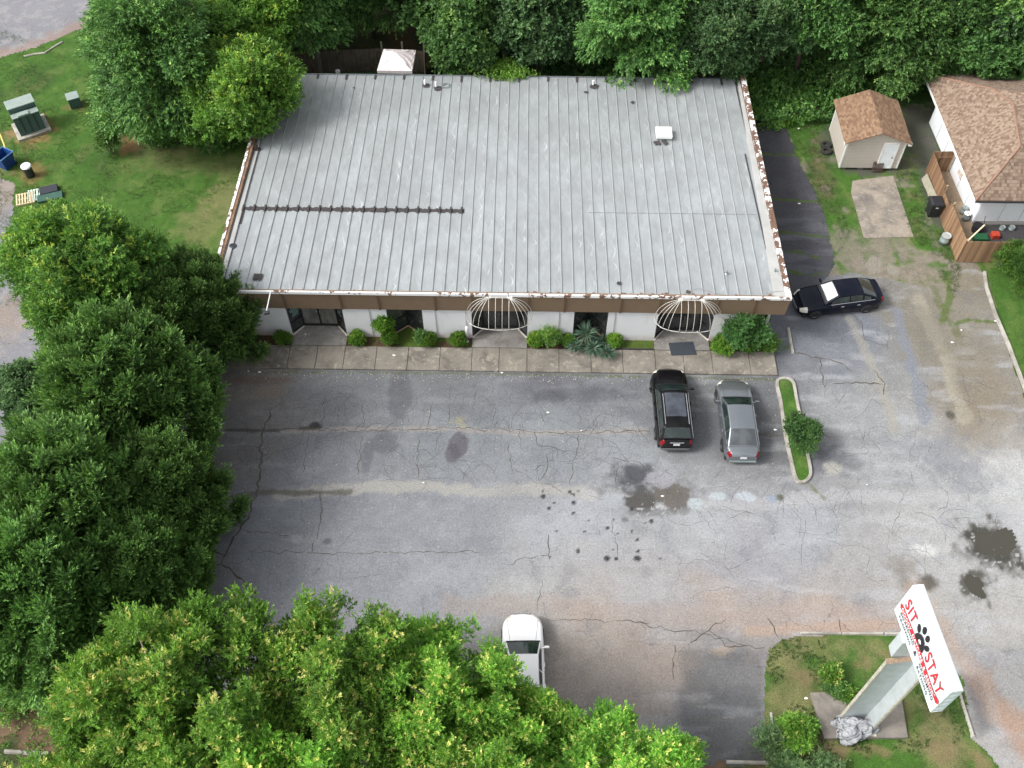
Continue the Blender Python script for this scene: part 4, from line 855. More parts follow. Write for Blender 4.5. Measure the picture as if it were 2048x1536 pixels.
def proto(kind, seed):
    rg = np.random.default_rng(seed)
    if kind == 'lime':       # rounded, upright-tufted fine leaved oak seen from close above
        L_ = macro_lobes(rg, 5.0, 3.7, 6.2, 34, 1.3, 11, .45, 1.4, -.3, .5, .9, .25); H = 7.5
        cr = crown(seed, L_, 17, 13, .42, .16, .055, .5, .09, (1.2, .45), .3, -.5, (.3, 1.1)); return L_, H, .2, cr, LIME, BARK2
    if kind == 'oak':
        L_ = macro_lobes(rg, 4.6, 3.9, 5.9, 36, 1.2, 9, .48, 1.1, -.5, .5, .4, .3); H = 7
        cr = crown(seed, L_, 15, 12, .42, .18, .075, .3, .06, (1.2, .5), .3, -.5, (.55, 1.08)); return L_, H, .2, cr, OAKL, BARK2
    if kind == 'cedar':      # many pointed plumes
        L_ = []; nm = 92
        for i in range(nm):      # plumes standing off the trunk, longest at the base
            k = i+.5; h = (1-k/nm)**.8; th = 2.39996*k; rad = 3.9*math.sqrt(max(0, 1-h**1.7))*rg.uniform(.74, 1.08); b0 = np.array([math.cos(th)*rad, math.sin(th)*rad, .9+7.6*h+rg.normal(0, .25)]); ax = unit(np.array([math.cos(th)*.8, math.sin(th)*.8, .75+.6*h]))
            for j in range(8):
                t = j/7; r = (.46-.26*t)*rg.uniform(.8, 1.2); L_.append((b0+ax*(t*1.5-.7)+rg.normal(0, .2, 3)*(1-t*.7), (r, r, r*1.25)))
        for i in range(34): d = unit(rg.normal(size=3)); q = rg.uniform(.1, .6); L_.append((np.array([d[0]*3.3*q, d[1]*3.3*q, 3.8+d[2]*3.4*q]), (.9, .9, .9)))
        cr = crown(seed, L_, 22, 11, .45, .17, .055, .42, .0, (.62, .25), .6, -.6, (.2, 1.0), tbase=.34, out=.8, ctr=(0, 0, 2.5)); return L_, 7.5, .22, cr, JUN, BARK
    if kind == 'broad':      # big clumped leaves
        L_ = macro_lobes(rg, 4.1, 4.6, 6.3, 34, 1.2, 6, .62, .9, -.7, .4, .1)
        cr = crown(seed, L_, 8, 11, .5, .30, .17, .15, .05, (1.35, .7), .3, -.6, (.55, 1.05), curl=.15); return L_, 8, .2, cr, FOR1, BARK
    if kind == 'layered':    # drooping sprays on reaching limbs
        L_ = []
        for i in range(70):
            th = rg.uniform(0, 6.28); h = rg.uniform(0.08, 1); rad = 4.3*math.sqrt(1-(h*.95)**2)*rg.uniform(.72, 1.05); L_.append((np.array([math.cos(th)*rad, math.sin(th)*rad, 2.2+h*8.5]), (.95, .95, .42)))
        for i in range(34): d = unit(rg.normal(size=3)); q = rg.uniform(.1, .6); L_.append((np.array([d[0]*3.6*q, d[1]*3.6*q, 6+d[2]*4*q]), (1.1, 1.1, .9)))
        cr = crown(seed, L_, 15, 13, .75, .22, .085, .02, .07, (1.1, .5), .3, -.7, (.5, 1.05), curl=.28, out=1.3, ctr=(0, 0, 6)); return L_, 9, .22, cr, FOR1, BARK
    if kind == 'dense':
        L_ = macro_lobes(rg, 4.4, 4.9, 6.6, 44, 1.15, 7, .52, .9, -.7, .42, .15)
        cr = crown(seed, L_, 12, 12, .42, .21, .10, .2, .04, (1.3, .6), .3, -.6, (.5, 1.06), curl=.1); return L_, 8, .2, cr, FOR2, BARK
    if kind == 'bright':
        L_ = macro_lobes(rg, 4.2, 3.8, 5.4, 34, 1.15, 7, .5, .9, -.6, .5, .15)
        cr = crown(seed, L_, 12, 12, .5, .21, .10, .12, .10, (1.25, .6), .3, -.5, (.5, 1.08), curl=.12); return L_, 7, .17, cr, BRT, BARK2
NAMES = dict(lime='oak_tree', oak='oak_tree', cedar='cedar_tree', broad='broadleaf_tree', layered='broadleaf_tree', dense='woodland_tree', bright='broadleaf_tree')
def tree(kind, px, py, z, sc, label, cat='tree', group=None, seed=1, rot=None, scz=1.0, mat=None):
    """px,py,z: where the middle of the crown (height z) sits"""
    X, Y, _ = at(px, py, z)
    if (kind, seed) not in PROTO:
        L_, H, r0, cr, m, bk = proto(kind, seed); rg = np.random.default_rng(seed+50)
        root = thing(NAMES[kind], label, cat, (X, Y, 0), rot or 0, group); tk = trunk_mb(rg, H, r0, L_).build('trunk', bk, root, smooth=True, world=False)
        np_mesh('crown', cr[0], cr[1], mat or m, root, cr[2]); PROTO[(kind, seed)] = root; root.scale = (sc, sc, sc*scz); return root
    c = copy_tree(PROTO[(kind, seed)], (X, Y, 0), rot if rot is not None else seed*1.3+px, (sc, sc, sc*scz), label)
    if group: c['group'] = group
    elif 'group' in c: del c['group']
    if mat:
        for ch in c.children:
            if ch.name.startswith('crown'): ch.data = ch.data; ch.material_slots[0].link = 'OBJECT'; ch.material_slots[0].material = mat
    return c
# --- left row
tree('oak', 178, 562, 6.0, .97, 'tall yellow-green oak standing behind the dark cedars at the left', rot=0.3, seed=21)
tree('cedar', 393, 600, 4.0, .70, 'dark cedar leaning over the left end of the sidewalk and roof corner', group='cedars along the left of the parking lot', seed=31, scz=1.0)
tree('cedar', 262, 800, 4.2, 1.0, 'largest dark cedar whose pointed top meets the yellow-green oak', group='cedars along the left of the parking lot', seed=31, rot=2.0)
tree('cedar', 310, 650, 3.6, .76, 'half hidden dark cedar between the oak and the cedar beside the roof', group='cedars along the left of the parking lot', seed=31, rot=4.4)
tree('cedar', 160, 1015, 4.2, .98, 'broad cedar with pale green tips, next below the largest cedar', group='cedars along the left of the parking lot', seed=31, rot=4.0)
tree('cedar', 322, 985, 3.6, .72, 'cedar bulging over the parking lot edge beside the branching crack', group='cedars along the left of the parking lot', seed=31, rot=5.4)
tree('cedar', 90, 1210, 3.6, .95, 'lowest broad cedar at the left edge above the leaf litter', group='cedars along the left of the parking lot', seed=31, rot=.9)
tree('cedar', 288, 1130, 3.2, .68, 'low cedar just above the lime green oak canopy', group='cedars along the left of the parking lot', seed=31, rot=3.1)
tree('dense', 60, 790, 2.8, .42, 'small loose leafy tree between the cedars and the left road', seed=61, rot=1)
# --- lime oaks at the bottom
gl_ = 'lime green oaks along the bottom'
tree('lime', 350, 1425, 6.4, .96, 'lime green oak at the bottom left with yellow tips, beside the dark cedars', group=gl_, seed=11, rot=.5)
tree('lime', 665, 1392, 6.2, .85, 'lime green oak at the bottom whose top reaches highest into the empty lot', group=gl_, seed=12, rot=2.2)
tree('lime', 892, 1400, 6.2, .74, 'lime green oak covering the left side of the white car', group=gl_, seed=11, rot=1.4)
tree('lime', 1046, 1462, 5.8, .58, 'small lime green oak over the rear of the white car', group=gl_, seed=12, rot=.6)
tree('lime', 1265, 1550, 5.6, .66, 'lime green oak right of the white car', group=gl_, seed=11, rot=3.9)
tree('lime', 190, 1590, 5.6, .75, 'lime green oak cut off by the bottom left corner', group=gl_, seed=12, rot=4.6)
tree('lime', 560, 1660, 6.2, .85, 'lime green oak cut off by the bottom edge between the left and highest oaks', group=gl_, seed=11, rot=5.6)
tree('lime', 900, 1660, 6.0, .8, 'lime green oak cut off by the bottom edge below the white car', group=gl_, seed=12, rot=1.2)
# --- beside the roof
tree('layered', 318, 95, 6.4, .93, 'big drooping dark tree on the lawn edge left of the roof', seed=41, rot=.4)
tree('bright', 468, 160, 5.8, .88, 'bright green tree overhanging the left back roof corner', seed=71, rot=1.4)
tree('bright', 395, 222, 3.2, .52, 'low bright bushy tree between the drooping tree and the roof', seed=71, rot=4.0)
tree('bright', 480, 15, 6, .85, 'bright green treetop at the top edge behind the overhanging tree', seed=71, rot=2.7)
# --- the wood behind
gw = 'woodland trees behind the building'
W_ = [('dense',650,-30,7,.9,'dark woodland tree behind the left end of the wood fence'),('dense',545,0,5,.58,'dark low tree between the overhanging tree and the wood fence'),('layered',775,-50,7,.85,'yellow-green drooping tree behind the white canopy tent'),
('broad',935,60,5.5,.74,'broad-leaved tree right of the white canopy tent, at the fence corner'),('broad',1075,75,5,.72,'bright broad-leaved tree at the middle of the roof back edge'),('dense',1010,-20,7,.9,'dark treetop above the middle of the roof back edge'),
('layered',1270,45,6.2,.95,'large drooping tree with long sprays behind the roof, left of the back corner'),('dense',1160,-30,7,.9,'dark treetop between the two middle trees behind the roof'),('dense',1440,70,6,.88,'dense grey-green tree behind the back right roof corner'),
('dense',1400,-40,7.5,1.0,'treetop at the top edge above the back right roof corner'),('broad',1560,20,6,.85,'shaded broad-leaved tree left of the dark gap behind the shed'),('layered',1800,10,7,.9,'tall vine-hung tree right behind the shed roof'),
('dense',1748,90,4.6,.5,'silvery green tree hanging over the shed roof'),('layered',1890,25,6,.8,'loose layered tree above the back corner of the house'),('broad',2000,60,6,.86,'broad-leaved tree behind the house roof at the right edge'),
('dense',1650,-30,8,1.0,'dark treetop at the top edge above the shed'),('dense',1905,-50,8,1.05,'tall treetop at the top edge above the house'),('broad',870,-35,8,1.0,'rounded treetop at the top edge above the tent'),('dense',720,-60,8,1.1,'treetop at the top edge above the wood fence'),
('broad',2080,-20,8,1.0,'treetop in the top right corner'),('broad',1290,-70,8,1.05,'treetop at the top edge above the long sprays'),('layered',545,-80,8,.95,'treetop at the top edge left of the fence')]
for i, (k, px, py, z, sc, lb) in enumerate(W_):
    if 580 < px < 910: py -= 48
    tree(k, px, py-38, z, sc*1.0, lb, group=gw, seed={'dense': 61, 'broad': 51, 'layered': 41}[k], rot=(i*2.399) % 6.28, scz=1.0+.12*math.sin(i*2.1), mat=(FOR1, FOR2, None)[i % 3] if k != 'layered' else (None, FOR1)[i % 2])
# trees further back, out of frame, so that the wood carries on from another viewpoint
for i in range(12):
    X = -34+i*7.2; c = copy_tree(PROTO[(('dense', 61), ('broad', 51), ('layered', 41))[i % 3]], (X, 78+3*math.sin(i*1.7), 0), i*1.9, (1.15,)*3, 'tall woodland tree of the far back row, beyond the top edge'); c['group'] = gw

# --- shrubs: small crowns near the ground
def bush(name, label, cat, px, py, Rr, Hh, mat, seed=1, n=26, rr=.2, dens=90, K=9, Ls=.14, leaf=.07, wid=.035, up=.35, yellow=.1, group=None, stem=.03, z0=.0, curl=0., zb=0.0, tbase=.45, spread=(1.2, .5), low=-.35):
    X, Y, _ = at(px, py, z0+Hh*.5); rg = np.random.default_rng(seed+int(px)); t = thing(name, label, cat, (X, Y, zb), group=group)
    L_ = make_lobes(rg, Rr, Hh*.5, Hh*.52, n, rr, 1.0, low, .4, .24 if name == 'round_shrub' else .34); L_ = [q for q in L_ if name == 'round_shrub' or rg.random() < .8]; cr = crown(seed+int(px), L_, dens, K, Ls, leaf, wid, up, yellow, spread, .3, -.5, (.4, 1.05), curl=curl, tbase=tbase)
    mb = MB()
    for i in rg.permutation(len(L_))[:6]: c = np.array(L_[i][0]); mb.tube([(0, 0, 0), c*.5+rg.normal(0, .03, 3), c], [stem, stem*.7, stem*.3], 5, cap=False)
    mb.build('stem', BARK, t, world=False); np_mesh('foliage', cr[0], cr[1], mat, t, cr[2]); return t
gs = 'clipped round shrubs along the front wall'
for px, py, r, m, lb in ((498,678,.42,FOR1,'round dark shrub at the left end beside the cedar'),(566,678,.42,SHR,'round shrub left of the left entrance'),(714,677,.42,SHR,'round shrub right of the left entrance'),(858,680,.4,SHR,'round shrub right of the first window niche'),
    (916,679,.42,SHR,'round shrub beside the white path light'),(1071,680,.47,SHR,'round yellowish shrub right of the middle entrance'),(1136,682,.36,SHR,'small round shrub left of the yuccas'),(1228,682,.4,SHR,'round yellow-green shrub right of the yuccas'),(778,676,.42,SHR,'round shrub at the foot of the tall bush')):
    bush('round_shrub', lb, 'shrub', px, py, r*.95, r*1.75, m, 3, 30, .15, 240, 8, .1, .06, .035, group=gs, yellow=.25 if 'yellow' in lb else .06, zb=.05, z0=.05)
bush('tall_shrub', 'tall narrow leafy bush in front of the wall left of the first niche', 'shrub', 768, 652, .5, 2.0, SHR, 5, 40, .2, 150, 8, .16, .09, .04, zb=.05, yellow=.03, tbase=.4)
bush('sapling', 'dark leafy sapling at the right side of the first window niche', 'plant', 842, 676, .38, .9, FOR1, 6, 14, .14, 90, 8, .18, .09, .035, zb=.05)
bush('sumac', 'feathery plant with long stems between two round shrubs', 'plant', 1100, 674, .6, 1.1, OAKL, 7, 16, .2, 60, 14, .42, .12, .03, up=.35, spread=(1.4, 1.1), zb=.05, curl=.1)
bush('crepe_bush', 'large loose dark bush in front of the right end of the wall', 'bush', 1487, 655, 1.5, 2.6, FOR1, 8, 60, .34, 44, 9, .26, .1, .045, yellow=.02, stem=.045, zb=.05, tbase=.22)
bush('low_shrub', 'bright green low bush at the foot of the big dark bush', 'bush', 1447, 690, .75, .8, SHR, 9, 26, .24, 130, 8, .16, .09, .05, zb=.05); bush('low_shrub', 'small bright green bush before the right end of the wall', 'bush', 1497, 692, .4, .6, SHR, 9, 16, .2, 130, 8, .16, .09, .05, zb=.05)
bush('straggly_shrub', 'straggly olive shrub at the right end of the bed', 'bush', 1535, 690, .6, .7, OAKL, 10, 20, .25, 60, 8, .2, .08, .03, zb=.05)
bush('crepe_myrtle', 'rounded dark green crepe myrtle on the parking island', 'bush', 1603, 868, 1.1, 1.9, FOR1, 12, 60, .2, 80, 9, .24, .1, .045, yellow=.03, stem=.05, tbase=.25)
bush('spreading_juniper', 'spreading evergreen shrub at the right edge by the wood fence', 'shrub', 2062, 528, 2.15, 2.3, OAKL, 13, 110, .34, 75, 12, .26, .1, .035, up=.35, spread=(.8, .35), stem=.06, tbase=.38, yellow=.02)
bush('lime_bush', 'bright lime bush beside the concrete slab of the sign', 'bush', 1592, 1468, .85, 1.3, LIME, 14, 50, .22, 100, 9, .26, .12, .055, yellow=.04, stem=.04)
bush('small_bush', 'yellow-tipped small bush above the concrete slab', 'bush', 1660, 1352, .6, .8, LIME, 15, 26, .14, 70, 8, .2, .1, .05, yellow=.15); bush('small_bush', 'darker small bush touching the top edge of the concrete slab', 'bush', 1672, 1378, .5, .5, FOR1, 16, 22, .14, 70, 8, .2, .1, .05)
for px, py, r, h, lb in ((1540,1482,.5,1.0,'dark ferny shrub at the left edge of the sign island'),(1575,1535,.55,.9,'dark ferny shrub at the bottom under the lime bush'),(1650,1540,.4,.6,'small dark ferny shrub cut by the bottom edge below the slab')):
    bush('fern_shrub', lb, 'shrub', px, py, r, h, FOR2, 17, 14, .26, 22, 24, .55, .12, .03, up=.2, spread=(1.35, .9), curl=.25, yellow=0, tbase=.6, group='dark ferny shrubs on the sign island')
bush('weed_clump', 'tall weed growing over the slab edge beside the sign post', 'plant', 1695, 1392, .3, .6, SHR, 18, 8, .14, 90, 8, .2, .1, .04)
bush('pine_sapling', 'small dark pine sapling on the lawn beside the bare red soil', 'small tree', 215, 285, .75, 1.9, JUN, 19, 30, .26, 70, 10, .3, .12, .03, up=.4, spread=(.8, .4))
bush('undergrowth_bush', 'low dark brush under the drooping tree at the lawn edge', 'bush', 330, 262, 1.6, 1.0, FOR1, 20, 50, .5, 26, 9, .35, .14, .06); bush('undergrowth_bush', 'low green brush under the overhanging tree beside the roof', 'bush', 420, 272, 1.3, .9, FOR1, 21, 46, .45, 30, 9, .32, .13, .06)
bush('undergrowth_bush', 'scrubby brush at the lower left between cedars and leaf litter', 'bush', 140, 1350, 2.0, 1.0, FOR1, 22, 60, .5, 26, 9, .32, .12, .05); bush('undergrowth_bush', 'thin scrub at the left edge above the grey timber', 'bush', 30, 1400, 1.2, .6, OAKL, 23, 26, .3, 24, 8, .28, .1, .04)
bush('roadside_weed', 'weeds beside the short pavement end under the cedar', 'plant', 432, 735, .45, .5, SHR, 24, 14, .18, 90, 8, .2, .09, .04)
# yuccas: rosettes of stiff blades
rg = np.random.default_rng(77)
for px, py, r, lb in ((1172,668,.85,'largest spiky yucca head in the middle of the clump'),(1197,684,.6,'spiky yucca head behind right of the largest'),(1150,693,.6,'spiky yucca head at lower left of the clump'),(1186,697,.68,'spiky yucca head at the front of the clump'),(1213,706,.62,'spiky yucca head at lower right of the clump')):
    z = .45 if r < .8 else .9; X, Y, _ = at(px, py, z); n = 110; d = unit(rg.normal(size=(n*2, 3))); d = d[d[:, 2] > -.25][:n]; l = r*rg.uniform(.75, 1.1, (len(d), 1))
    u = d; nr = unit(np.cross(u, np.array([0, 0, 1.0])+rg.normal(0, .3, d.shape))); w_ = .028; b0 = d*.06; V = np.stack([b0, b0+u*l*.35+nr*w_, u*l+np.array([0, 0, -.05]), b0+u*l*.35-nr*w_], 1).reshape(-1, 3)
    t = thing('yucca', lb, 'yucca', (X, Y, 0), group='spiky yucca heads beside the second niche'); MB().cyl((0, 0, 0), .06, z, 8).build('stem', BARK, t, world=False)
    o = np_mesh('foliage', V, np.arange(len(V)).reshape(-1, 4), YUC, t, rg.uniform(.1, .9, len(d))); o.location = (0, 0, z)
# vine over the roof back edge
X, Y, z = rp(1010, 158); rg = np.random.default_rng(4); n = 420; P = np.stack([rg.normal(0, .75, n), rg.uniform(-.55, 1.6, n)-0.0, rg.uniform(-.05, .18, n)], 1); P[:, 1] *= np.clip(1.2-np.abs(P[:, 0])*.5, .2, 1); D = unit(rg.normal(size=(n, 3))*.6+np.array([0, -.3, .5])); v, f_, tt = sprigs(rg, P, D, 8, .25, .12, .07, (1.3, .7), np.full(n, .6))
t = thing('vine', 'light green vine creeping over the middle of the roof back edge', 'vine', (X, YB+.1, ZB+.1)); np_mesh('foliage', v, f_, BRT, t, tt); MB().tube([(X-.4, YB+1.2, .0), (X-.2, YB+.5, 2.2), (X, YB+.1, ZB+.05)], .03, 6).build('stem', BARK, t)
GRM = leafmat('grass_blade', [(0, (.035, .075, .016, 1)), (1, (.085, .15, .035, 1))], .2)
# undergrowth: ivy and weeds nobody could count
def cover(name, label, poly, dens, K, Ls, leaf, wid, mat, seed, zr=(0, .4), up=.5, tn=.45, noise_t=.45, curl=0.0):
    rg = np.random.default_rng(seed); P = np.array(poly); lo, hi = P.min(0), P.max(0); n = int((hi-lo).prod()*dens); X = rg.uniform(lo[0], hi[0], n); Y = rg.uniform(lo[1], hi[1], n)
    k = (sdf(poly, X, Y) < 0) & (fbm(X, Y, .9, 4, seed) > noise_t); X, Y = X[k], Y[k]; h = fbm(X, Y, .6, 3, seed+2); Z = zr[0]+(zr[1]-zr[0])*h*rg.uniform(.2, 1, len(X))
    D = unit(np.stack([rg.normal(0, .5, len(X)), rg.normal(0, .5, len(X)), np.full(len(X), up+.4)], 1)); v, f_, t = sprigs(rg, np.stack([X, Y, Z], 1), D, K, Ls, leaf, wid, (1.3, .7), tn+rg.normal(0, .12, len(X))+(h-.5)*.3, curl=curl)
    return tag(np_mesh(name, v, f_, mat, None, t), label, 'undergrowth', kind='stuff')
cover('undergrowth', 'tangled green ivy and weeds along the foot of the wood', [(-5.5, 53.2), (14, 53.2), (15.5, 51.5), (22, 52.8), (27, 55.5), (40, 56), (40, 66), (-5, 66)], 22, 10, .5, .2, .1, FOR1, 5, (0, 1.5), .3, .5, .2)
cover('undergrowth', 'bright green weeds behind the back roof edge and the shed', [(2, 53), (14, 53), (15.5, 51), (19, 52.5), (22, 55), (18, 57.5), (8, 56.5), (2, 55)], 40, 9, .35, .16, .06, BRT, 6, (0, .7), .5, .45, .35)
cover('undergrowth', 'dark brush in the shade left of the building', [(-27, 50.5), (-19, 48.5), (-16.4, 50), (-17, 60), (-30, 60)], 16, 9, .4, .18, .09, FOR1, 7, (0, .6), .4, .4, .3)
cover('grass_tufts', 'uneven grass and weeds on the side yard', pts([(1505,200),(1660,200),(1655,300),(1700,470),(1660,540),(1640,430),(1610,330),(1560,250)]), 60, 6, .12, .1, .014, GRM, 8, (0, .03), .6, .5, .46)
cover('grass_tufts', 'green weeds around the concrete pad', pts([(1790,345),(1835,345),(1870,430),(1920,520),(1915,600),(1860,540),(1820,480)]), 70, 6, .12, .1, .016, GRM, 9, (0, .03), .6, .4, .42)
cover('grass_tufts', 'clover and weeds on the sign island', isl_poly, 90, 5, .07, .07, .03, GRM, 10, (0.012, .03), .6, .42, .5)
cover('grass_tufts', 'coarse tufts in the left lawn', [(-38, 36), (-17, 36), (-16.6, 50), (-38, 62)], 50, 6, .08, .1, .014, GRM, 11, (0, .02), .6, .55, .5)
cover('ground_weeds', 'weeds between leaf litter at the lower left', pts([(-60,1290),(330,1290),(400,1480),(380,1620),(-60,1620)]), 26, 7, .2, .11, .04, OAKL, 12, (0, .1), .5, .5, .5)

# ================================================================== cars
def paintm(name, col, metal=.3, rough=.28):
    b = NB(name); n = b.noise(1.3, 3, .6); b.col(b.mix(b.mr(n, .4, .7, 0, .012 if max(col[:3]) < .1 else .08), col, (.5, .49, .46, 1))); b.set(Roughness=rough, Metallic=metal); b.p.inputs['Specular IOR Level'].default_value = .25 if max(col[:3]) < .1 else .5; b.p.inputs['Coat Weight'].default_value = .12 if max(col[:3]) < .1 else .8; b.p.inputs['Coat Roughness'].default_value = .05; return b.m
def glassm(name, c1, c2, rough=.05):
    b = NB(name); b.col(b.ramp(b.noise(1.6, 2, .5), [(.4, c1), (.65, c2)])); b.set(Roughness=rough); b.p.inputs['Specular IOR Level'].default_value = .8; return b.m
carglass = glassm('car_glass', (.012, .02, .02, 1), (.03, .045, .04, 1)); tyrem = simple('tyre_rubber', (.02, .02, .02, 1), .9, var=.3, scale=12); rimm = simple('alloy_rim', S(176, 178, 180), .3, .8, var=.12, scale=20)
chrome = simple('chrome', S(225, 225, 226), .12, .9, var=.03); lampr = simple('red_lens', S(120, 14, 20), .15, var=.3, scale=20); lampw = simple('clear_lens', S(214, 212, 200), .12, var=.2, scale=30); blackp = simple('black_plastic', (.012, .012, .013, 1), .6); platem = simple('licence_plate', S(214, 216, 220), .5, var=.03)
shade = simple('sunshade_foil', S(226, 228, 230), .35, .3, var=.2, scale=14, bump=.8)
def car(name, label, at_xy, heading, Ln, Wd, Ht, paint, suv=False, rail=False, foil=False, rearglass=carglass, cut=None, roofglass=None, handles=None, taildeck=.16):
    """x forward, origin at the middle on the ground"""
    t = thing(name, label, 'car', (*at_xy, .0), heading, None); h = Ln/2; hw = Wd/2
    hood0, belt, deck = (.78, 1.02, 1.12) if suv else (.70, .93, .98)
    ws0, ws1 = (.46*h, .12*h) if suv else (.43*h, .11*h)      # windshield base / top (x)
    rf1, bl1 = (-.78*h, -.95*h) if suv else (-.46*h, -.80*h)   # roof end / back glass base
    def lerp(x, xs, ys): return float(np.interp(x, xs, ys))
    def halfw(x):
        u = abs(x)/h; r = hw*(1-.04*(u**2)); 
        if u > .7: r *= math.sqrt(max(0, 1-((u-.7)/.3)**2.2*(.66 if x > 0 else .4)))
        return r
    def top(x):    # height of the shoulder / hood / boot
        if suv: return lerp(x, [-h, -.96*h, -.8*h, .42*h, .65*h, .88*h, h], [.93, 1.03, 1.06, 1.02, .97, .84, .6])
        return lerp(x, [-h, -.96*h, -.78*h, -.2*h, .42*h, .65*h, .88*h, h], [.82, .97, 1.0, .95, .93, .87, .75, .54])
    def sill(x): return lerp(x, [-h, -.9*h, .9*h, h], [.36, .22, .2, .32])
    xs = sorted(set([-h, -.985*h, -.96*h, -.92*h]+[round(-.88*h+i*(1.76*h/30), 4) for i in range(31)]+[.92*h, .955*h, .985*h, h]))
    prof = [(0, .93), (.18, .975), (.42, 1.0), (.62, .995), (.82, .965), (.93, .92), (1.0, .85)]
    def pt(x, v, side, off=0.0):       # v 0..1 side, 1..2 over the top to the centre line
        w_, zt, zs = halfw(x), top(x), sill(x)
        if v <= 1: k = np.interp(v, [p[0] for p in prof], [p[1] for p in prof]); z = zs+(zt-zs)*v; y = w_*k
        else: q = v-1; y = w_*.85*(1-q); z = zt+.055*(1-(1-q)**2)
        ny, nz = (1, .1) if v < .8 else ((.6, .8) if v < 1.1 else (.05, 1))
        return (x, side*(y+off*ny), z+off*nz)
    vs_ = [0, .1, .25, .42, .55, .68, .8, .9, .96, 1.0, 1.12, 1.3, 1.55, 1.8, 2.0]
    mb = MB(); rows = [[pt(x, v, 1) for v in vs_]+[pt(x, v, -1) for v in vs_[::-1][1:]] for x in xs]; mb.grid(rows); n = len(rows[0])
    mb.add(rows[0], [tuple(range(n))]); mb.add(rows[-1], [tuple(range(n))[::-1]])
    body = mb.build('body', paint, t, smooth=True, world=False)
    sub = lambda m, nm, mt, par=body, sm_=False: m.build(nm, mt, par, smooth=sm_, world=False)
    und = MB(); und.box(-.9*h, .9*h, -hw*.9, hw*.9, .16, .4); sub(und, 'underbody', blackp, t)
    # cabin
    zr = Ht-.04; wb = hw*.86; wr = hw*.66
    def ztop(x): return lerp(x, [bl1, rf1, rf1+.12*h, -.25*h, ws1, ws0], [belt+.09, zr-.05, zr-.02, zr, zr-.03, belt+.045])
    def zb(x): return top(x)-.0
    def ctop(x, s_, off=0):
        z = ztop(x); k = (z-belt)/(zr-belt); y = wb-(wb-wr)*max(0, min(1, k)); return (x+off*(.6 if x > ws1 else (-.6 if x < rf1 else 0)), s_*y, z+.045*(1-s_*s_)+off)
    def cside(x, tt, side, off=0):
        z = ztop(x); k = max(0, (z-belt)/(zr-belt)); y1 = wb-(wb-wr)*k; y = wb+(y1-wb)*tt; return (x, side*(y+off*.95), zb(x)-.02+(z-zb(x)+.02)*tt+off*.3)
    cx = sorted(set([bl1, ws0, rf1, ws1]+[bl1+(ws0-bl1)*i/26 for i in range(27)])); ss = [-1, -.93, -.8, -.5, -.2, .2, .5, .8, .93, 1]
    cb = MB(); rr = [[cside(x, tt, 1) for tt in (0, .3, .6, .88)]+[ctop(x, s_) for s_ in ss[::-1]]+[cside(x, tt, -1) for tt in (.88, .6, .3, 0)] for x in cx]; cb.grid(rr); cab = cb.build('roof', paint, t, smooth=True, world=False)
    def patch(nm, x0, x1, s0, s1, mt, fn=ctop, off=.012, nx=9, ns=9, par=t, flare=0):
        g = MB(); g.grid([[fn(x0+(x1-x0)*i/nx, (s0+(s1-s0)*j/ns)*(1-flare*i/nx), off) for j in range(ns+1)] for i in range(nx+1)]); return g.build(nm, mt, par, smooth=True, world=False)
    def spatch(nm, x0, x1, t0, t1, side, mt, off=.01, par=t, nx=8, ns=3):
        g = MB(); g.grid([[cside(x0+(x1-x0)*i/nx, t0+(t1-t0)*j/ns, side, off) for j in range(ns+1)] for i in range(nx+1)]); return g.build(nm, mt, par, smooth=True, world=False)
    wsh = patch('windshield', ws0-.04*h, ws1+.03, -.93, .93, carglass)
    if foil: f_ = patch('sunshade', ws0-.22*(ws0-ws1), ws1+.07, -.82, .82, shade, off=.016); f_.parent = wsh
    patch('rear_window', bl1+.04, rf1-.02, -.9, .9, rearglass, off=.012)
    if roofglass: patch('glass_roof', ws1-.12, rf1+.25*h, -.8, .8, roofglass, off=.012)
    for sd_ in (-1, 1):
        xm = (ws1+rf1)/2+.03*h
        spatch('side_window', ws0-.16*h, xm+.03, .12, .84, sd_, carglass); spatch('side_window', xm-.03, rf1+.02*h, .12, .84, sd_, carglass); spatch('quarter_window', rf1-.02*h, (rf1+bl1)/2-.01*h, .14, .8, sd_, carglass)
        b_ = MB(); b_.tube([cside(x, .03, sd_, .014) for x in np.linspace(ws0-.1*h, bl1+.06*h, 14)], .014, 5); sub(b_, 'belt_trim', chrome, t)
        if rail:
            b_ = MB(); b_.tube([(x, sd_*wr*.93, ztop(x)+.05) for x in np.linspace(ws1-.08*h, rf1+.06*h, 10)], .022, 6); sub(b_, 'roof_rail', chrome, t)
        # mirrors
        b_ = MB(); mx = ws0-.12*h; b_.add([(mx+.02, sd_*(wb-.02), belt+.02), (mx-.03, sd_*(wb-.02), belt+.02), (mx-.05, sd_*(hw+.1), belt+.07), (mx+.01, sd_*(hw+.1), belt+.07)], [(0, 1, 2, 3)]); b_.obox((mx-.01, sd_*(hw+.1), belt+.07), (.045, 0, 0), (0, .1, .01), (0, 0, .06)); sub(b_, 'mirror', paint if not suv else blackp, t)
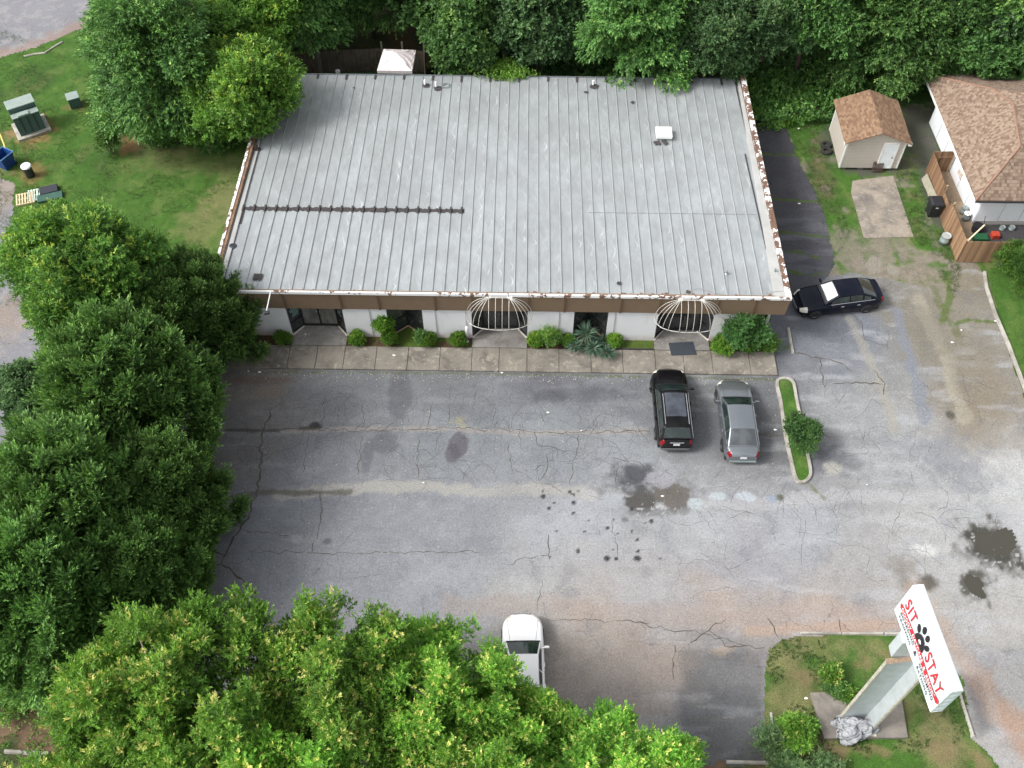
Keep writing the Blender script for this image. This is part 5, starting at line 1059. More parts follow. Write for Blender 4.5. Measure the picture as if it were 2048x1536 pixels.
        for xw in (.62*h, -.60*h):
            R_ = .345 if suv else .325; yy = sd_*(hw-.11)
            a_ = MB(); P = [(xw+(R_+.055)*math.cos(a), sd_*(halfw(xw)*1.002), R_+(R_+.055)*math.sin(a)) for a in np.linspace(-.35, math.pi+.35, 22)]; a_.add(P, [tuple(range(22))]); sub(a_, 'wheel_arch', blackp, t)
            wt = MB(); wt.lathe((0, 0, 0), [(R_*.62, -.1), (R_*.97, -.105), (R_, -.06), (R_, .06), (R_*.97, .105), (R_*.62, .1)], 26); wl = wt.build('tyre', tyrem, None, smooth=True); wl.data.transform(Matrix.Rotation(R(90), 4, 'X')); 
            whl = wl; whl.name = 'wheel'; whl.parent = t; whl.location = (xw, sd_*(hw-.095), R_)
            rm_ = MB(); rm_.lathe((0, 0, 0), [(0, .07), (R_*.16, .08), (R_*.18, .04), (R_*.2, .02), (R_*.6, .02), (R_*.64, .085), (R_*.68, .09)], 24)
            for k in range(5): a = k*1.2566+.3; rm_.obox((R_*.38*math.cos(a), R_*.38*math.sin(a), .055), (R_*.27*math.cos(a), R_*.27*math.sin(a), .012), (-R_*.07*math.sin(a), R_*.07*math.cos(a), 0), (0, 0, .012))
            ro = rm_.build('rim', rimm, whl, world=False); ro.data.transform(Matrix.Rotation(R(-90*sd_), 4, 'X'))
            di = MB(); di.lathe((0, 0, 0), [(0, .03), (R_*.62, .03)], 20); do = di.build('hub', blackp, whl, world=False); do.data.transform(Matrix.Rotation(R(-90*sd_), 4, 'X'))
        # lamps follow the body surface
        g = MB(); g.grid([[pt(x, v, sd_, .012) for v in (.62, .78, .92, 1.0, 1.1)] for x in np.linspace(.82*h, .965*h, 7)]); sub(g, 'headlight', lampw, t, True)
        g = MB()
        if suv: g.grid([[pt(x, v, sd_, .014) for v in (.5, .7, .85, .96, 1.04)] for x in np.linspace(-.93*h, -h, 6)])
        else: g.grid([[pt(x, v, sd_, .014) for v in (.7, .8, .9, .98, 1.03)] for x in np.linspace(-.9*h, -h*.998, 6)])
        sub(g, 'taillight', lampr, t, True)
        for xh in (.02*h, -.36*h): b_ = MB(); b_.obox((xh, sd_*(hw*.985), .80 if not suv else .88), (.09, 0, 0), (0, .02, 0), (0, 0, .016)); sub(b_, 'door_handle', handles or paint, t)
        b_ = MB()
        for xd in (ws0-.14*h, (ws1+rf1)/2+.06*h, -.5*h): b_.tube([pt(xd, v, sd_, .002) for v in (.1, .3, .5, .7, .9)], .006, 4)
        sub(b_, 'door_gap', blackp, body)
    g = MB(); g.tube([pt(x, 1.05+.3*((.95*h-x)/(.65*h)), s_, .003) for s_ in (-1,) for x in np.linspace(.93*h, .31*h, 8)], .006, 4); g.tube([pt(x, 1.05+.3*((.95*h-x)/(.65*h)), 1, .003) for x in np.linspace(.93*h, .31*h, 8)], .006, 4); sub(g, 'hood_gap', blackp, body)
    patch('cowl', ws0+.005, ws0-.035*h, -.97, .97, blackp, off=.006)
    g = MB(); g.obox((h+.005, 0, .5), (.012, 0, 0), (0, hw*.42, 0), (0, 0, .09)); gr = sub(g, 'grille', blackp, t)
    g = MB(); g.obox((h+.015, 0, .56), (.012, 0, 0), (0, hw*.44, 0), (0, 0, .018)); g.obox((h+.015, 0, .44), (.012, 0, 0), (0, hw*.44, 0), (0, 0, .018)); sub(g, 'grille_bar', chrome, gr)
    g = MB(); g.obox((-h-.006, 0, .74 if not suv else .82), (.008, 0, .0), (0, .16, 0), (.005, 0, .078)); sub(g, 'licence_plate', platem, t)
    g = MB(); g.obox((-h-.01, 0, .42), (.04, 0, 0), (0, hw*.72, 0), (0, 0, .05)); sub(g, 'bumper_trim', steelm if not suv else simple('bumper_grey', S(90, 92, 94), .5), t)
    if suv: g = MB(); g.obox((-h+.0, 0, .97), (.02, 0, 0), (0, .34, 0), (0, 0, .018)); sub(g, 'tailgate_bar', chrome, t)
    g = MB(); g.obox((.0, 0, .0), (.0, 0, 0), (0, .0, 0), (0, 0, .0)) if False else None
    return t
H90 = math.pi/2
car('parked_suv', 'black suv with chrome roof rails and long glass roof, nose to the sidewalk', (7.74, 29.36), H90+.01, 4.83, 1.9, 1.66, paintm('black_paint', (.002, .002, .003, 1), .0, .2), suv=True, rail=True, roofglass=glassm('roof_glass', (.03, .035, .045, 1), (.06, .07, .09, 1), .08))
car('parked_sedan', 'grey silver sedan parked between the black suv and the grass island', (11.02, 28.72), H90+.0, 4.9, 1.84, 1.47, paintm('silver_paint', S(136, 142, 148), .75, .24), rearglass=glassm('tinted_glass', (.05, .055, .06, 1), (.08, .09, .10, 1)))
car('parked_sedan', 'dark navy sedan with a foil sunshade, parked at the right front building corner', (17.5, 36.95), math.pi+.165, 4.85, 1.79, 1.45, paintm('navy_paint', (.003, .005, .014, 1), .25, .22), foil=True, handles=chrome)
car('parked_sedan', 'bright white car half hidden under the lime green oaks', (.27, 15.55), H90+.03, 4.9, 1.86, 1.47, paintm('white_paint', S(240, 240, 240), 0, .3))

# ================================================================== shed
sdt = thing('garden_shed', 'small beige shed with brown shingle roof and white door', 'shed', (21.4, 49.7, 0))
def siding(name, c, step=.115, axis='z', rot=False):
    b = NB(name); g = b.n('ShaderNodeSeparateXYZ'); b.l(b.coord(), g.inputs[0]); f = b.math('FRACT', b.math('DIVIDE', g.outputs[2], step)); n = b.noise(2, 4, .7)
    b.col(b.mix(b.mr(f, .0, .22, .8, 0), b.mix(b.mr(n, .4, .7, 0, .2), c, tuple(x*.75 for x in c[:3])+(1,)), tuple(x*.4 for x in c[:3])+(1,))); b.set(Roughness=.6); b.bump(f, .6, .02); return b.m
sid = siding('beige_siding', S(198, 190, 180))
x0, x1, y0, y1, zb_, ze, zk = 19.6, 23.2, 47.95, 51.5, .2, 2.38, 3.12; xm = (x0+x1)/2
mb = MB(); mb.add([(x0,y0,zb_),(x1,y0,zb_),(x1,y0,ze),(xm,y0,zk),(x0,y0,ze),(x0,y1,zb_),(x1,y1,zb_),(x1,y1,ze),(xm,y1,zk),(x0,y1,ze)], [(0,1,2,3,4),(9,8,7,6,5),(0,4,9,5),(1,6,7,2)]); mb.build('wall', sid, sdt)
def shingle(name, c1, c2, c3, ax=1, sc=1.0, dark=.6, row=.14):
    b = NB(name); g = b.n('ShaderNodeSeparateXYZ'); b.l(b.coord(), g.inputs[0]); br = b.n('ShaderNodeTexVoronoi'); br.voronoi_dimensions = '2D'
    cmb = b.n('ShaderNodeCombineXYZ'); u = g.outputs[ax]; v = g.outputs[1-ax]
    r = b.math('FLOOR', b.math('DIVIDE', v, row)); b.l(b.math('ADD', b.math('FLOOR', b.math('DIVIDE', b.math('ADD', u, b.math('MULTIPLY', r, .137)), .24*sc)), 0), cmb.inputs[0]); b.l(r, cmb.inputs[1])
    wn = b.n('ShaderNodeTexWhiteNoise'); wn.noise_dimensions = '2D'; b.l(cmb.outputs[0], wn.inputs['Vector']); n = b.noise(30, 3, .8)
    c = b.ramp(wn.outputs[0], [(0, c1), (.45, c2), (.85, c3)]); f = b.math('FRACT', b.math('DIVIDE', v, row)); c = b.mix(b.mr(f, 0, .18, dark, 0), c, tuple(x*.35 for x in c1[:3])+(1,)); c = b.mix(b.mr(n, .3, .7, .25, 0), c, (.08, .05, .04, 1)); b.col(c); b.set(Roughness=.95); b.bump(f, .5, .02); return b.m
shg = shingle('brown_shingle', S(122, 94, 74, .78), S(142, 112, 88, .78), S(162, 132, 104, .78), ax=1, sc=.9, dark=.3, row=.11)
def slab(P, th=.06): 
    P = [np.array(p, float) for p in P]; m = MB(); n = len(P); m.add(P+[p-np.array([0, 0, th]) for p in P], [tuple(range(n)), tuple(range(n, 2*n))[::-1]]+[(i, n+i, n+(i+1) % n, (i+1) % n) for i in range(n)]); return m
oh, of = .22, .28; sl_ = (zk-ze)/(xm-x0)
slab([(x0-oh,y0-of,ze-oh*sl_+.05),(xm,y0-of,zk+.05),(xm,y1+of,zk+.05),(x0-oh,y1+of,ze-oh*sl_+.05)]).build('roof_slope', shg, sdt); slab([(xm,y0-of,zk+.052),(x1+oh,y0-of,ze-oh*sl_+.052),(x1+oh,y1+of,ze-oh*sl_+.052),(xm,y1+of,zk+.052)]).build('roof_slope', shg, sdt)
wt = simple('white_trim', S(222, 222, 220), .6, var=.08)
for x in (x0-.01, x1-.08):
    for y in (y0-.02, y1-.07): MB().box(x, x+.09, y, y+.09, zb_, ze).build('corner_trim', wt, sdt)
for x in (x0-oh-.01, x1+oh-.2): MB().box(x, x+.22, y0-.26, y0-.02, ze-.2, ze-.05).build('eave_trim', wt, sdt)
d0, d1 = 21.95, 22.72; dm = MB(); dm.box(d0, d1, y0-.035, y0-.002, zb_+.1, 2.12); do = dm.build('door', simple('door_white', S(220, 226, 230), .5, var=.08), sdt, bevel=.01)
for nm, bx in (('door_frame', [(d0-.09,d0,zb_+.02,2.2),(d1,d1+.09,zb_+.02,2.2),(d0,d1,2.121,2.2),(d0,d1,zb_+.02,zb_+.099)]),):
    m = MB()
    for a, b, c, d in bx: m.box(a, b, y0-.05, y0-.001, c, d)
    o = m.build(nm, wt, do); 
    for v in o.data.vertices: pass
o.data.transform(Matrix.Translation(-Vector((0, 0, 0))))
m = MB(); m.cyl((d1-.1, y0-.1, 1.1), .035, .05, 12, axis=(0, 1, 0)); o = m.build('handle', simple('brass', S(120, 100, 70), .4, .7), do)
m = MB()
for x in (x0+.1, x0+1.2, xm+.5, x1-.4): m.box(x, x+.35, y0+.05, y0+.35, -.05, zb_)
for x in (x0+.1, x1-.4): m.box(x, x+.35, y1-.4, y1-.1, -.05, zb_)
m.each('foundation_block', simple('block_dark', S(90, 86, 82), .95), sdt)
# dark metal grate leaning on the shed
g0 = at2(1741, 339); t = thing('metal_grate', 'rusty brown metal grate leaning by the shed door', 'grate', (*g0, 0)); m = MB(); W2, H2 = .62, .95; bx, by = g0
tl = lambda u, v: (bx+u*W2, by-.3+v*.34, .1+v*H2)
for k in range(11): m.beam(tl(k/10, 0), tl(k/10, 1), .03, .02, up=(0, 1, 0))
for k in range(5): m.beam(tl(0, k/4), tl(1, k/4), .02, .02, up=(0, 1, .2))
m.build('grid', simple('rusty_iron', S(84, 66, 58), .8, .3, var=.3, scale=8), t)
# tyres
for px, py, z, lb in ((1652,290,.0,'old tyre lying behind the other by the shed wall'),(1653,302,.0,'old black tyre lying nearest beside the shed wall')):
    X, Y, _ = at(px, py, .1); m = MB(); pr = [(.17, .05), (.2, .0), (.31, .0), (.345, .05), (.345, .15), (.31, .2), (.2, .2), (.17, .15)]; m.lathe((X, Y, z), pr+[pr[0]], 28); tag(m.build('tyre', tyrem, smooth=True), lb, 'tyre', 'old tyres beside the shed')

# ================================================================== house at the right
hs_ = thing('house', 'white house with mottled brown hip roof at the right edge', 'house', (28, 47, 0))
hw_ = NB('white_siding_wall'); n1 = hw_.noise(1.6, 5, .7); n2 = hw_.noise(25, 3, .7); hw_.col(hw_.mix(hw_.mr(n1, .55, .75, 0, .35), S(226, 230, 234), S(186, 180, 172))); hw_.set(Roughness=.7); hw_.bump(n2, .15, .01)
MB().beam((26.78, 43.42, 1.3), (26.3, 52.5, 1.3), .05, 2.5).build('side_wall', hw_.m, hs_); MB().box(26.8, 38, 43.4, 43.5, .28, 2.5).build('front_wall', hw_.m, hs_); MB().box(26.79, 38, 43.37, 43.52, -.05, .28).build('foundation', simple('white_brick', S(170, 166, 164), .9, var=.15, scale=12), hs_); MB().box(26.3, 38, 52.4, 52.5, .05, 2.5).build('back_wall', hw_.m, hs_)
m = MB()
for k in range(1, 6): m.box(26.74-.053*k*1.5, 26.752-.053*k*1.5, 43.4+k*1.5, 43.43+k*1.5, .1, 2.45)
for k in range(1, 4): m.box(26.95+k*1.22, 26.97+k*1.22, 43.385, 43.399, .3, 2.6)
m.each('siding_joint', simple('joint_grey', S(160, 166, 170), .8), hs_)
ru = NB('rust_stain'); 
MB().box(26.56, 26.6, 46.4, 47.1, .7, 1.7).build('stained_panel', (lambda b: (b.col(b.mix(b.mr(b.noise(2.6, 4, .6), .45, .65, 0, 1), S(214, 208, 200), S(176, 122, 74))), b.m)[1])(ru), hs_)
sh1 = shingle('mottled_shingle', S(120, 96, 82, .76), S(144, 124, 106, .76), S(166, 146, 128, .76), ax=1, sc=.55, dark=.15, row=.11); sh2 = shingle('mottled_shingle_front', S(114, 94, 80, .76), S(142, 122, 104, .76), S(162, 142, 124, .76), ax=0, sc=.6, dark=.6, row=.15)
ez = 2.5; A, B, Cc = (28.3, 45.1, 4.5), (28.72, 48.5, 4.78), (28.1, 50.4, 4.38); Fc = (25.94, 42.77, ez); Bc = (25.58, 54.3, ez)
slab([Fc, A, B, Cc, Bc][::-1]).build('roof_slope', sh1, hs_); slab([Fc, (38, 42.77, ez), (38, 45.1, 4.52), A]).build('roof_slope', sh2, hs_); slab([A, (38, 45.1, 4.522), (38, 48.6, 5.5), (30.5, 48.6, 5.3), B]).build('roof_slope', sh2, hs_)
slab([B, (30.5, 48.6, 5.3), (38, 48.6, 5.5), (38, 54.3, ez), Bc, Cc]).build('roof_slope', sh1, hs_)
mb = MB(); mb.beam((Fc[0], Fc[1]-.03, ez-.1), (38, Fc[1]-.03, ez-.1), .04, .14); mb.build('eave_trim', simple('dark_eave', S(60, 56, 56), .7), hs_); mb = MB(); mb.beam((Fc[0]-.03, Fc[1], ez-.1), (Bc[0]-.03, Bc[1], ez-.1), .04, .14); mb.build('eave_trim', wt, hs_)
m = MB(); m.tube([Fc, A], .06, 6); m.tube([A, B], .05, 6); m.tube([Bc, Cc, B], .05, 6); m.build('hip_cap', simple('hip_shingle', S(140, 108, 92), .95, var=.2, scale=8), hs_)
m = MB(); m.box(26.93, 36, 41.7, 43.3, -.02, .035); tag(m.build('patio', simple('black_surface', S(56, 54, 56), .9, var=.3)), kind='structure')
m = MB(); m.box(25.3, 26.86, 41.3, 47.9, -.02, .03); tag(m.build('fenced_path', simple('tan_path', S(140, 122, 102), .95, var=.2)), kind='structure')
# wood fence in front of the house
wood = NB('cedar_board'); g = wood.n('ShaderNodeSeparateXYZ'); wood.l(wood.coord(), g.inputs[0]); uu = wood.math('ADD', g.outputs[0], g.outputs[1]); cm = wood.n('ShaderNodeCombineXYZ'); wood.l(wood.math('FLOOR', wood.math('DIVIDE', uu, .14)), cm.inputs[0]); wn = wood.n('ShaderNodeTexWhiteNoise'); wood.l(cm.outputs[0], wn.inputs['Vector'])
f = wood.math('FRACT', wood.math('DIVIDE', uu, .14)); c = wood.ramp(wn.outputs[0], [(0, S(104, 78, 58)), (.5, S(134, 104, 78)), (1, S(156, 126, 96))]); c = wood.mix(wood.mr(f, 0, .1, .8, 0), c, S(60, 42, 30)); c = wood.mix(wood.mr(wood.noise(6, 4, .7, mapscale=(3, 3, .4)), .4, .7, 0, .5), c, S(112, 84, 62)); wood.col(c); wood.set(Roughness=.85); wood.bump(f, .5, .015)
fe = thing('wood_fence', 'brown plank fence around the yard at the front left of the white house', 'fence', (25, 43, 0))
def fpan(nm, p, q, h=1.7, z0=.04, mat=None, par=fe, th=.03):
    m = MB(); m.beam((*p, (z0+h)/2), (*q, (z0+h)/2), th, h-z0); return m.build(nm, mat or wood.m, par)
fpan('fence_panel', (24.98, 47.8), (25.0, 44.8), 1.65); fpan('fence_panel', (25.02, 44.78), (25.05, 42.6), 1.3); fpan('fence_panel', (24.98, 43.35), (25.1, 40.28), 1.72); fpan('fence_panel', (25.12, 40.24), (31, 40.24), 1.72); fpan('fence_panel', (25.0, 47.85), (26.3, 47.9), 1.65)
m = MB(); m.beam((25.2, 47.82, 1.2), (26.25, 47.86, 1.2), .05, .09); m.build('fence_rail', wood.m, fe)
for x, y, hh in ((25.1, 40.3, 1.78), (25.12, 43.3, 1.75), (25.06, 44.8, 1.7), (26.3, 47.85, 1.7), (28.2, 40.15, 1.0)): m = MB(); m.box(x, x+.09, y, y+.09, 0, hh); m.build('fence_post', simple('post_wood', S(170, 148, 120), .9, var=.15, scale=6), fe)
MB().beam((25.15, 40.3, 1.76), (26.5, 41.7, 1.6), .08, .04).build('loose_board', simple('pale_board', S(222, 206, 176), .85, var=.1), None); tag(bpy.data.objects['loose_board'], 'pale loose board lying across the fence corner', 'board')
MB().beam((24.72, 47.2, .25), (24.9, 44.6, .25), .02, .5, up=(.5, 0, 1)).build('leaning_panel', simple('grey_panel', S(142, 138, 122), .9, var=.15), None); tag(bpy.data.objects['leaning_panel'], 'low grey panel leaning along the outside of the wood fence', 'panel')
# wheelie bins, drums and pails
def bin_(px, py, label, mat, lid=None, yaw=0, h=1.0, open_=False, wd=.31):
    X, Y, _ = at(px, py, 0); t = thing('wheelie_bin', label, 'trash bin', (X, Y, 0), yaw); m = MB(); a, b = wd*.78, wd
    lo = [(-a,-a*1.1),(a,-a*1.1),(a,a*1.1),(-a,a*1.1)]; hi = [(-b,-b*1.15),(b,-b*1.15),(b,b*1.15),(-b,b*1.15)]; k = .04
    V = [(x, y, .03) for x, y in lo]+[(x, y, h) for x, y in hi]; F = [(3,2,1,0),(0,1,5,4),(1,2,6,5),(2,3,7,6),(3,0,4,7)]
    if open_:
        V += [(x*.9, y*.9, h) for x, y in hi]+[(x*.85, y*.85, .12) for x, y in lo]; F += [(4,5,9,8),(5,6,10,9),(6,7,11,10),(7,4,8,11),(9,10,14,13),(10,11,15,14),(11,8,12,15),(8,9,13,12),(12,13,14,15)]
    else: F += [(4,5,6,7)]
    m.add(V, F); m.build('body', mat, t, world=False)
    m = MB(); m.tube([(b+.03,-b*1.15-.03,h-.02),(b+.03,b*1.15+.03,h-.02),(-b-.03,b*1.15+.03,h-.02),(-b-.03,-b*1.15-.03,h-.02)], .028, 6, closed=True); m.build('rim', lid or mat, t, world=False)
    if not open_: m = MB(); m.add([(-b-.05,-b*1.2,h+.02),(b+.05,-b*1.2,h+.02),(b+.05,b*1.25,h+.03),(-b-.05,b*1.25,h+.03),(-b*.8,-b*.9,h+.09),(b*.8,-b*.9,h+.09),(b*.8,b,h+.11),(-b*.8,b,h+.11)], [(3,2,1,0),(4,5,6,7),(0,1,5,4),(1,2,6,5),(2,3,7,6),(3,0,4,7)]); m.build('lid', lid or mat, t, world=False, bevel=.02)
    for s_ in (-1, 1): m = MB(); m.cyl((s_*a*1.05-.03, a*1.15, .1), .1, .06, 14, axis=(1, 0, 0)); m.build('wheel', tyrem, t, world=False)
    return t
bt = bin_(1862, 428, 'black wheeled trash bin against the wood fence', simple('bin_black', (.018, .018, .022, 1), .45, var=.2), h=1.05, wd=.34); m = MB(); m.box(-.08, .08, -.38, -.36, .8, .88); m.build('sticker', platem, bt, world=False)
bt = bin_(16, 332, 'open blue recycling bin at the left edge by the road', simple('bin_blue', S(22, 62, 120), .5, var=.12), simple('bin_rim', S(90, 140, 180), .5), yaw=-.5, h=1.0, open_=True, wd=.42)
m = MB(); m.cyl((0.0, -.50, .72), .09, .012, 12, axis=(0, -1, 0)); m.build('round_mark', simple('bin_mark', S(150, 180, 205), .6), bt, world=False)
X, Y, _ = at(62, 352, 0); t = thing('trash_can', 'black round trash can with a white donut-shaped lid on the left lawn', 'trash can', (X, Y, 0)); MB().lathe((X, Y, 0), [(0, 0), (.24, 0), (.27, .1), (.27, .8), (0, .8)], 24).build('body', simple('can_black', (.02, .02, .025, 1), .5), t)
MB().lathe((X, Y, .8), [(.31, -.03), (.32, .03), (.27, .08), (.13, .09), (.1, .04), (0, .03)], 26).build('lid', whitem, t, smooth=True)
m = MB(); m.tube([at(14, 312, .4), at(8, 288, .5), at(0, 268, .55)], .05, 8); tag(m.build('guard_post', simple('yellow_paint', S(214, 190, 110), .7)), 'pale yellow post lying behind the blue bin', 'post')
def drum(px, py, r, h, label, nm='metal_drum', cat='drum', lidm=None, bodym=None, z0=0.0):
    X, Y, _ = at(px, py, z0); t = thing(nm, label, cat, (X, Y, z0)); MB().lathe((X, Y, z0), [(0, 0), (r, 0), (r*1.01, h*.33), (r*1.05, h*.35), (r*1.01, h*.37), (r*1.05, h*.66), (r, h*.68), (r*1.03, h)], 22).build('body', bodym or steelm, t, smooth=True)
    MB().lathe((X, Y, z0+h), [(r*1.05, -.02), (r*1.05, .02), (r*.9, .0), (0, .01)], 22).build('lid', lidm or steelm, t)
drum(1886, 486, .26, .62, 'galvanised metal can on the grass outside the wood fence', 'metal_can', 'can', simple('lid_grey', S(184, 192, 192), .4, .4))
drum(1929, 440, .2, .55, 'metal canister with white top inside the fence by the house corner', lidm=whitem); drum(1925, 427, .19, .5, 'grey metal canister behind the white-topped one at the house corner')
drum(1952, 462, .3, .45, 'black round tub on the patio by the house corner', 'tub', 'tub', simple('tub_black', (.012, .012, .014, 1), .4), simple('tub_black', (.012, .012, .014, 1), .4))
drum(2003, 459, .16, .2, 'small silver pot by the house wall, nearer the corner', 'pot', 'pot'); drum(2022, 459, .17, .2, 'small silver pot by the house wall at the right edge', 'pot', 'pot')
for p, q, lb in (((1934, 420), (1948, 452), 'thin dark pole leaning at the white house corner'), ((1971, 432), (1966, 458), 'short dark pole standing beside the black tub')):
    m = MB(); m.tube([at(*p, 1.3), at(*q, .05)], .018, 6); tag(m.build('pole', simple('dark_rod', S(50, 52, 54), .6)), lb, 'pole')
m = MB(); X, Y, _ = at(1960, 478, 0); m.box(X-.5, X+.35, Y-.3, Y+.2, .03, .3); tag(m.build('storage_tote', simple('tote_green', S(30, 84, 52), .5), bevel=.03), 'green tote box inside the wood fence corner', 'box'); m = MB(); X, Y, _ = at(1987, 475, 0); m.box(X-.2, X+.25, Y-.2, Y+.2, .03, .35); tag(m.build('storage_box', simple('box_red', S(170, 60, 40), .6), bevel=.03), 'red box beside the green tote inside the fence', 'box')

# ================================================================== utility boxes on the left lawn
ug = simple('utility_green', S(66, 92, 88), .55, .1, var=.12, scale=2); ugl = simple('utility_pale', S(150, 164, 158, .85), .5, .1, var=.12, scale=2)
P0, P1 = np.array(at2(44, 280)), np.array(at2(97, 262)); ux = unit(P1-P0); uy = np.array([-ux[1], ux[0]]); cc = (P0+P1)/2+uy*.75; ang = math.atan2(ux[1], ux[0])
t = thing('transformer_cabinet', 'large green transformer cabinet on a concrete base', 'utility box', (*cc, 0), ang)
MB().box(-1.05, 1.05, -.9, .95, -.05, .16).build('base', kerbm, t, world=False); MB().box(-.82, .82, -.08, .8, .16, 1.85).build('cabinet', ug, t, world=False, bevel=.02)
MB().add([(-.8,-.62,.161),(.8,-.62,.161),(.8,-.081,.161),(-.8,-.081,.161),(-.8,-.56,1.45),(.8,-.56,1.45),(.8,-.081,1.5),(-.8,-.081,1.5)], [(3,2,1,0),(4,5,6,7),(0,1,5,4),(1,2,6,5),(3,0,4,7)]).build('front_housing', ug, t, world=False)
MB().box(-.86, .86, -.1, .84, 1.85, 1.92).build('top_panel', ugl, t, world=False, bevel=.01); MB().box(-.83, .83, -.64, -.14, 1.5, 1.55).build('front_lid', ugl, t, world=False, bevel=.01); MB().box(-.45, .25, -.69, -.3, 1.56, 1.66).build('lid_box', ugl, t, world=False, bevel=.01)
m = MB()
for x in (-.42, 0, .42): m.box(x-.015, x+.015, -.65, -.6, .3, 1.42)
m.each('door_seam', simple('seam_dark', (.02, .03, .03, 1), .8), t, world=False)
P0, P1 = np.array(at2(144, 220)), np.array(at2(165, 214)); ux = unit(P1-P0); uy = np.array([-ux[1], ux[0]]); cc = (P0+P1)/2+uy*.35; ang = math.atan2(ux[1], ux[0])
t = thing('utility_box', 'small green utility box with a pale lid, behind the large cabinet', 'utility box', (*cc, 0), ang); MB().box(-.36, .36, -.34, .38, 0, .72).build('body', ug, t, world=False, bevel=.015); MB().box(-.39, .39, -.37, .41, .72, .79).build('lid', ugl, t, world=False, bevel=.015)
# pallets
def pallet(px, py, yaw, label, mat, group=None, z0=.0):
    X, Y, _ = at(px, py, 0); t = thing('pallet', label, 'pallet', (X, Y, z0), yaw, group); 
    for k in range(7): m = MB(); m.box(-.55+k*.165, -.55+k*.165+.09, -.5, .5, .1, .12); m.build('slat', mat, t, world=False)
    for y in (-.45, 0, .45): m = MB(); m.box(-.55, .53, y-.03, y+.03, 0, .1); m.build('runner', mat, t, world=False)
pw = simple('pallet_wood', S(208, 188, 150), .9, var=.15, scale=6)
pallet(52, 399, .32, 'pale wooden pallet lying on the lawn edge under the oak', pw, 'pallets on the left lawn'); pallet(76, 391, .32, 'pallet with a green and white sheet, between the pale pallet and black box', simple('pallet_pale', S(196, 214, 200), .8, var=.2, scale=5), 'pallets on the left lawn')
m = MB(); X, Y, _ = at(98, 381, .1); m.obox((X, Y, .14), (.5, .2, 0), (-.12, .3, 0), (0, 0, .1)); tag(m.build('black_crate', simple('crate_black', S(40, 42, 52), .5), bevel=.03), 'flat black box lying beside the pallets on the lawn', 'box'); m = MB(); X, Y, _ = at(100, 394, .1); m.obox((X, Y, .1), (.7, .24, 0), (-.1, .28, 0), (0, 0, .08)); tag(m.build('green_panel', simple('panel_green', S(48, 84, 72), .5), bevel=.02), 'dark green flat panel beside the black box under the oak', 'panel')
mb = MB(); P = [at(*p, .03) for p in ((48,113),(70,108),(90,106),(105,96),(125,84))]; mb.tube([(a, b, .03) for a, b, c in P], .07, 6); tag(mb.build('edging', kerbm), 'thin broken pale edging strip at the lawn corner by the back road', 'edging')

# ================================================================== back yard: fence and canopy tent
ow = NB('weathered_board'); g = ow.n('ShaderNodeSeparateXYZ'); ow.l(ow.coord(), g.inputs[0]); f = ow.math('FRACT', ow.math('DIVIDE', ow.math('ADD', g.outputs[0], g.outputs[1]), .13)); c = ow.ramp(ow.noise(3, 5, .7, mapscale=(2, 2, .5)), [(.35, S(62, 54, 46)), (.6, S(92, 82, 70)), (.75, S(76, 86, 52))]); ow.col(ow.mix(ow.mr(f, 0, .14, .8, 0), c, S(22, 18, 16))); ow.set(Roughness=.95)
bf = thing('back_fence', 'old grey plank fence behind the roof around the canopy tent', 'fence', (-10, 57.2, 0))
FP = [(-16.5, 56.0), (-13.8, 57.0), (-9.6, 57.35), (-6.75, 57.1), (-6.45, 53.6)]
for a, b in zip(FP[:-1], FP[1:]): fpan('fence_panel', a, b, 1.75, mat=ow.m, par=bf)
for (x, y), hh in zip(FP+[(-8.2, 57.2), (-13.9, 57.0)], (2, 2.2, 2.3, 2.5, 2.2, 2.4, 2.1)): m = MB(); m.box(x-.06, x+.06, y-.1, y+.02, 0, hh); m.build('fence_post', simple('old_post', S(110, 106, 98), .95, var=.2), bf)
tag(MB().box(-16, -6.6, 53.3, 57.0, -.01, .03).build('yard_turf', simple('turf_green', S(22, 84, 50), .9, var=.2, scale=2)), kind='structure')
tt = thing('canopy_tent', 'white pop-up canopy tent behind the roof', 'canopy tent', (-8.35, 55.2, 0)); cz = 2.35; Q = [at(*p, cz) for p in ((767,98),(832,100),(824,142),(754,141))]; cx_, cy_ = sum(q[0] for q in Q)/4, sum(q[1] for q in Q)/4; top = (cx_, cy_, cz+.55)
def cloth(i, n=10):
    a, b = np.array(Q[i]), np.array(Q[(i+1) % 4]); T = np.array(top); return [[(a+(b-a)*j/n)*(1-k/n)+T*(k/n)+np.array([0, 0, .035*math.sin(j*1.7+k*.9+i)*(1-k/n)*(k > 0)]) for j in range(n+1)] for k in range(n+1)]
m = MB()
for i in range(4): m.grid(cloth(i))
wc = simple('white_canvas', S(222, 214, 214), .8, var=.08, scale=2); m.build('canopy', wc, tt)
m = MB()
for i in range(4): a, b = np.array(Q[i]), np.array(Q[(i+1) % 4]); m.quad(a+(0, 0, .001), b+(0, 0, .001), b-(0, 0, .22), a-(0, 0, .22))
m.build('valance', wc, tt)
for q in Q: m = MB(); c = np.array(q)*.97+np.array((cx_, cy_, cz))*.03; m.tube([(c[0], c[1], 0), (c[0], c[1], cz-.02)], .025, 6); m.build('leg', steelm, tt)
for px, py, lb in ((675, 139, 'small white fixture in front of the left part of the plank fence'), (807, 140, 'small pale bucket right of the canopy tent')): X, Y, _ = at(px, py, .5); m = MB(); m.lathe((X, Y, 0), [(0, 0), (.13, 0), (.17, .4), (.15, .42), (0, .38)], 14); tag(m.build('bucket', whitem if px < 700 else simple('bucket_tan', S(170, 160, 140), .8)), lb, 'bucket')

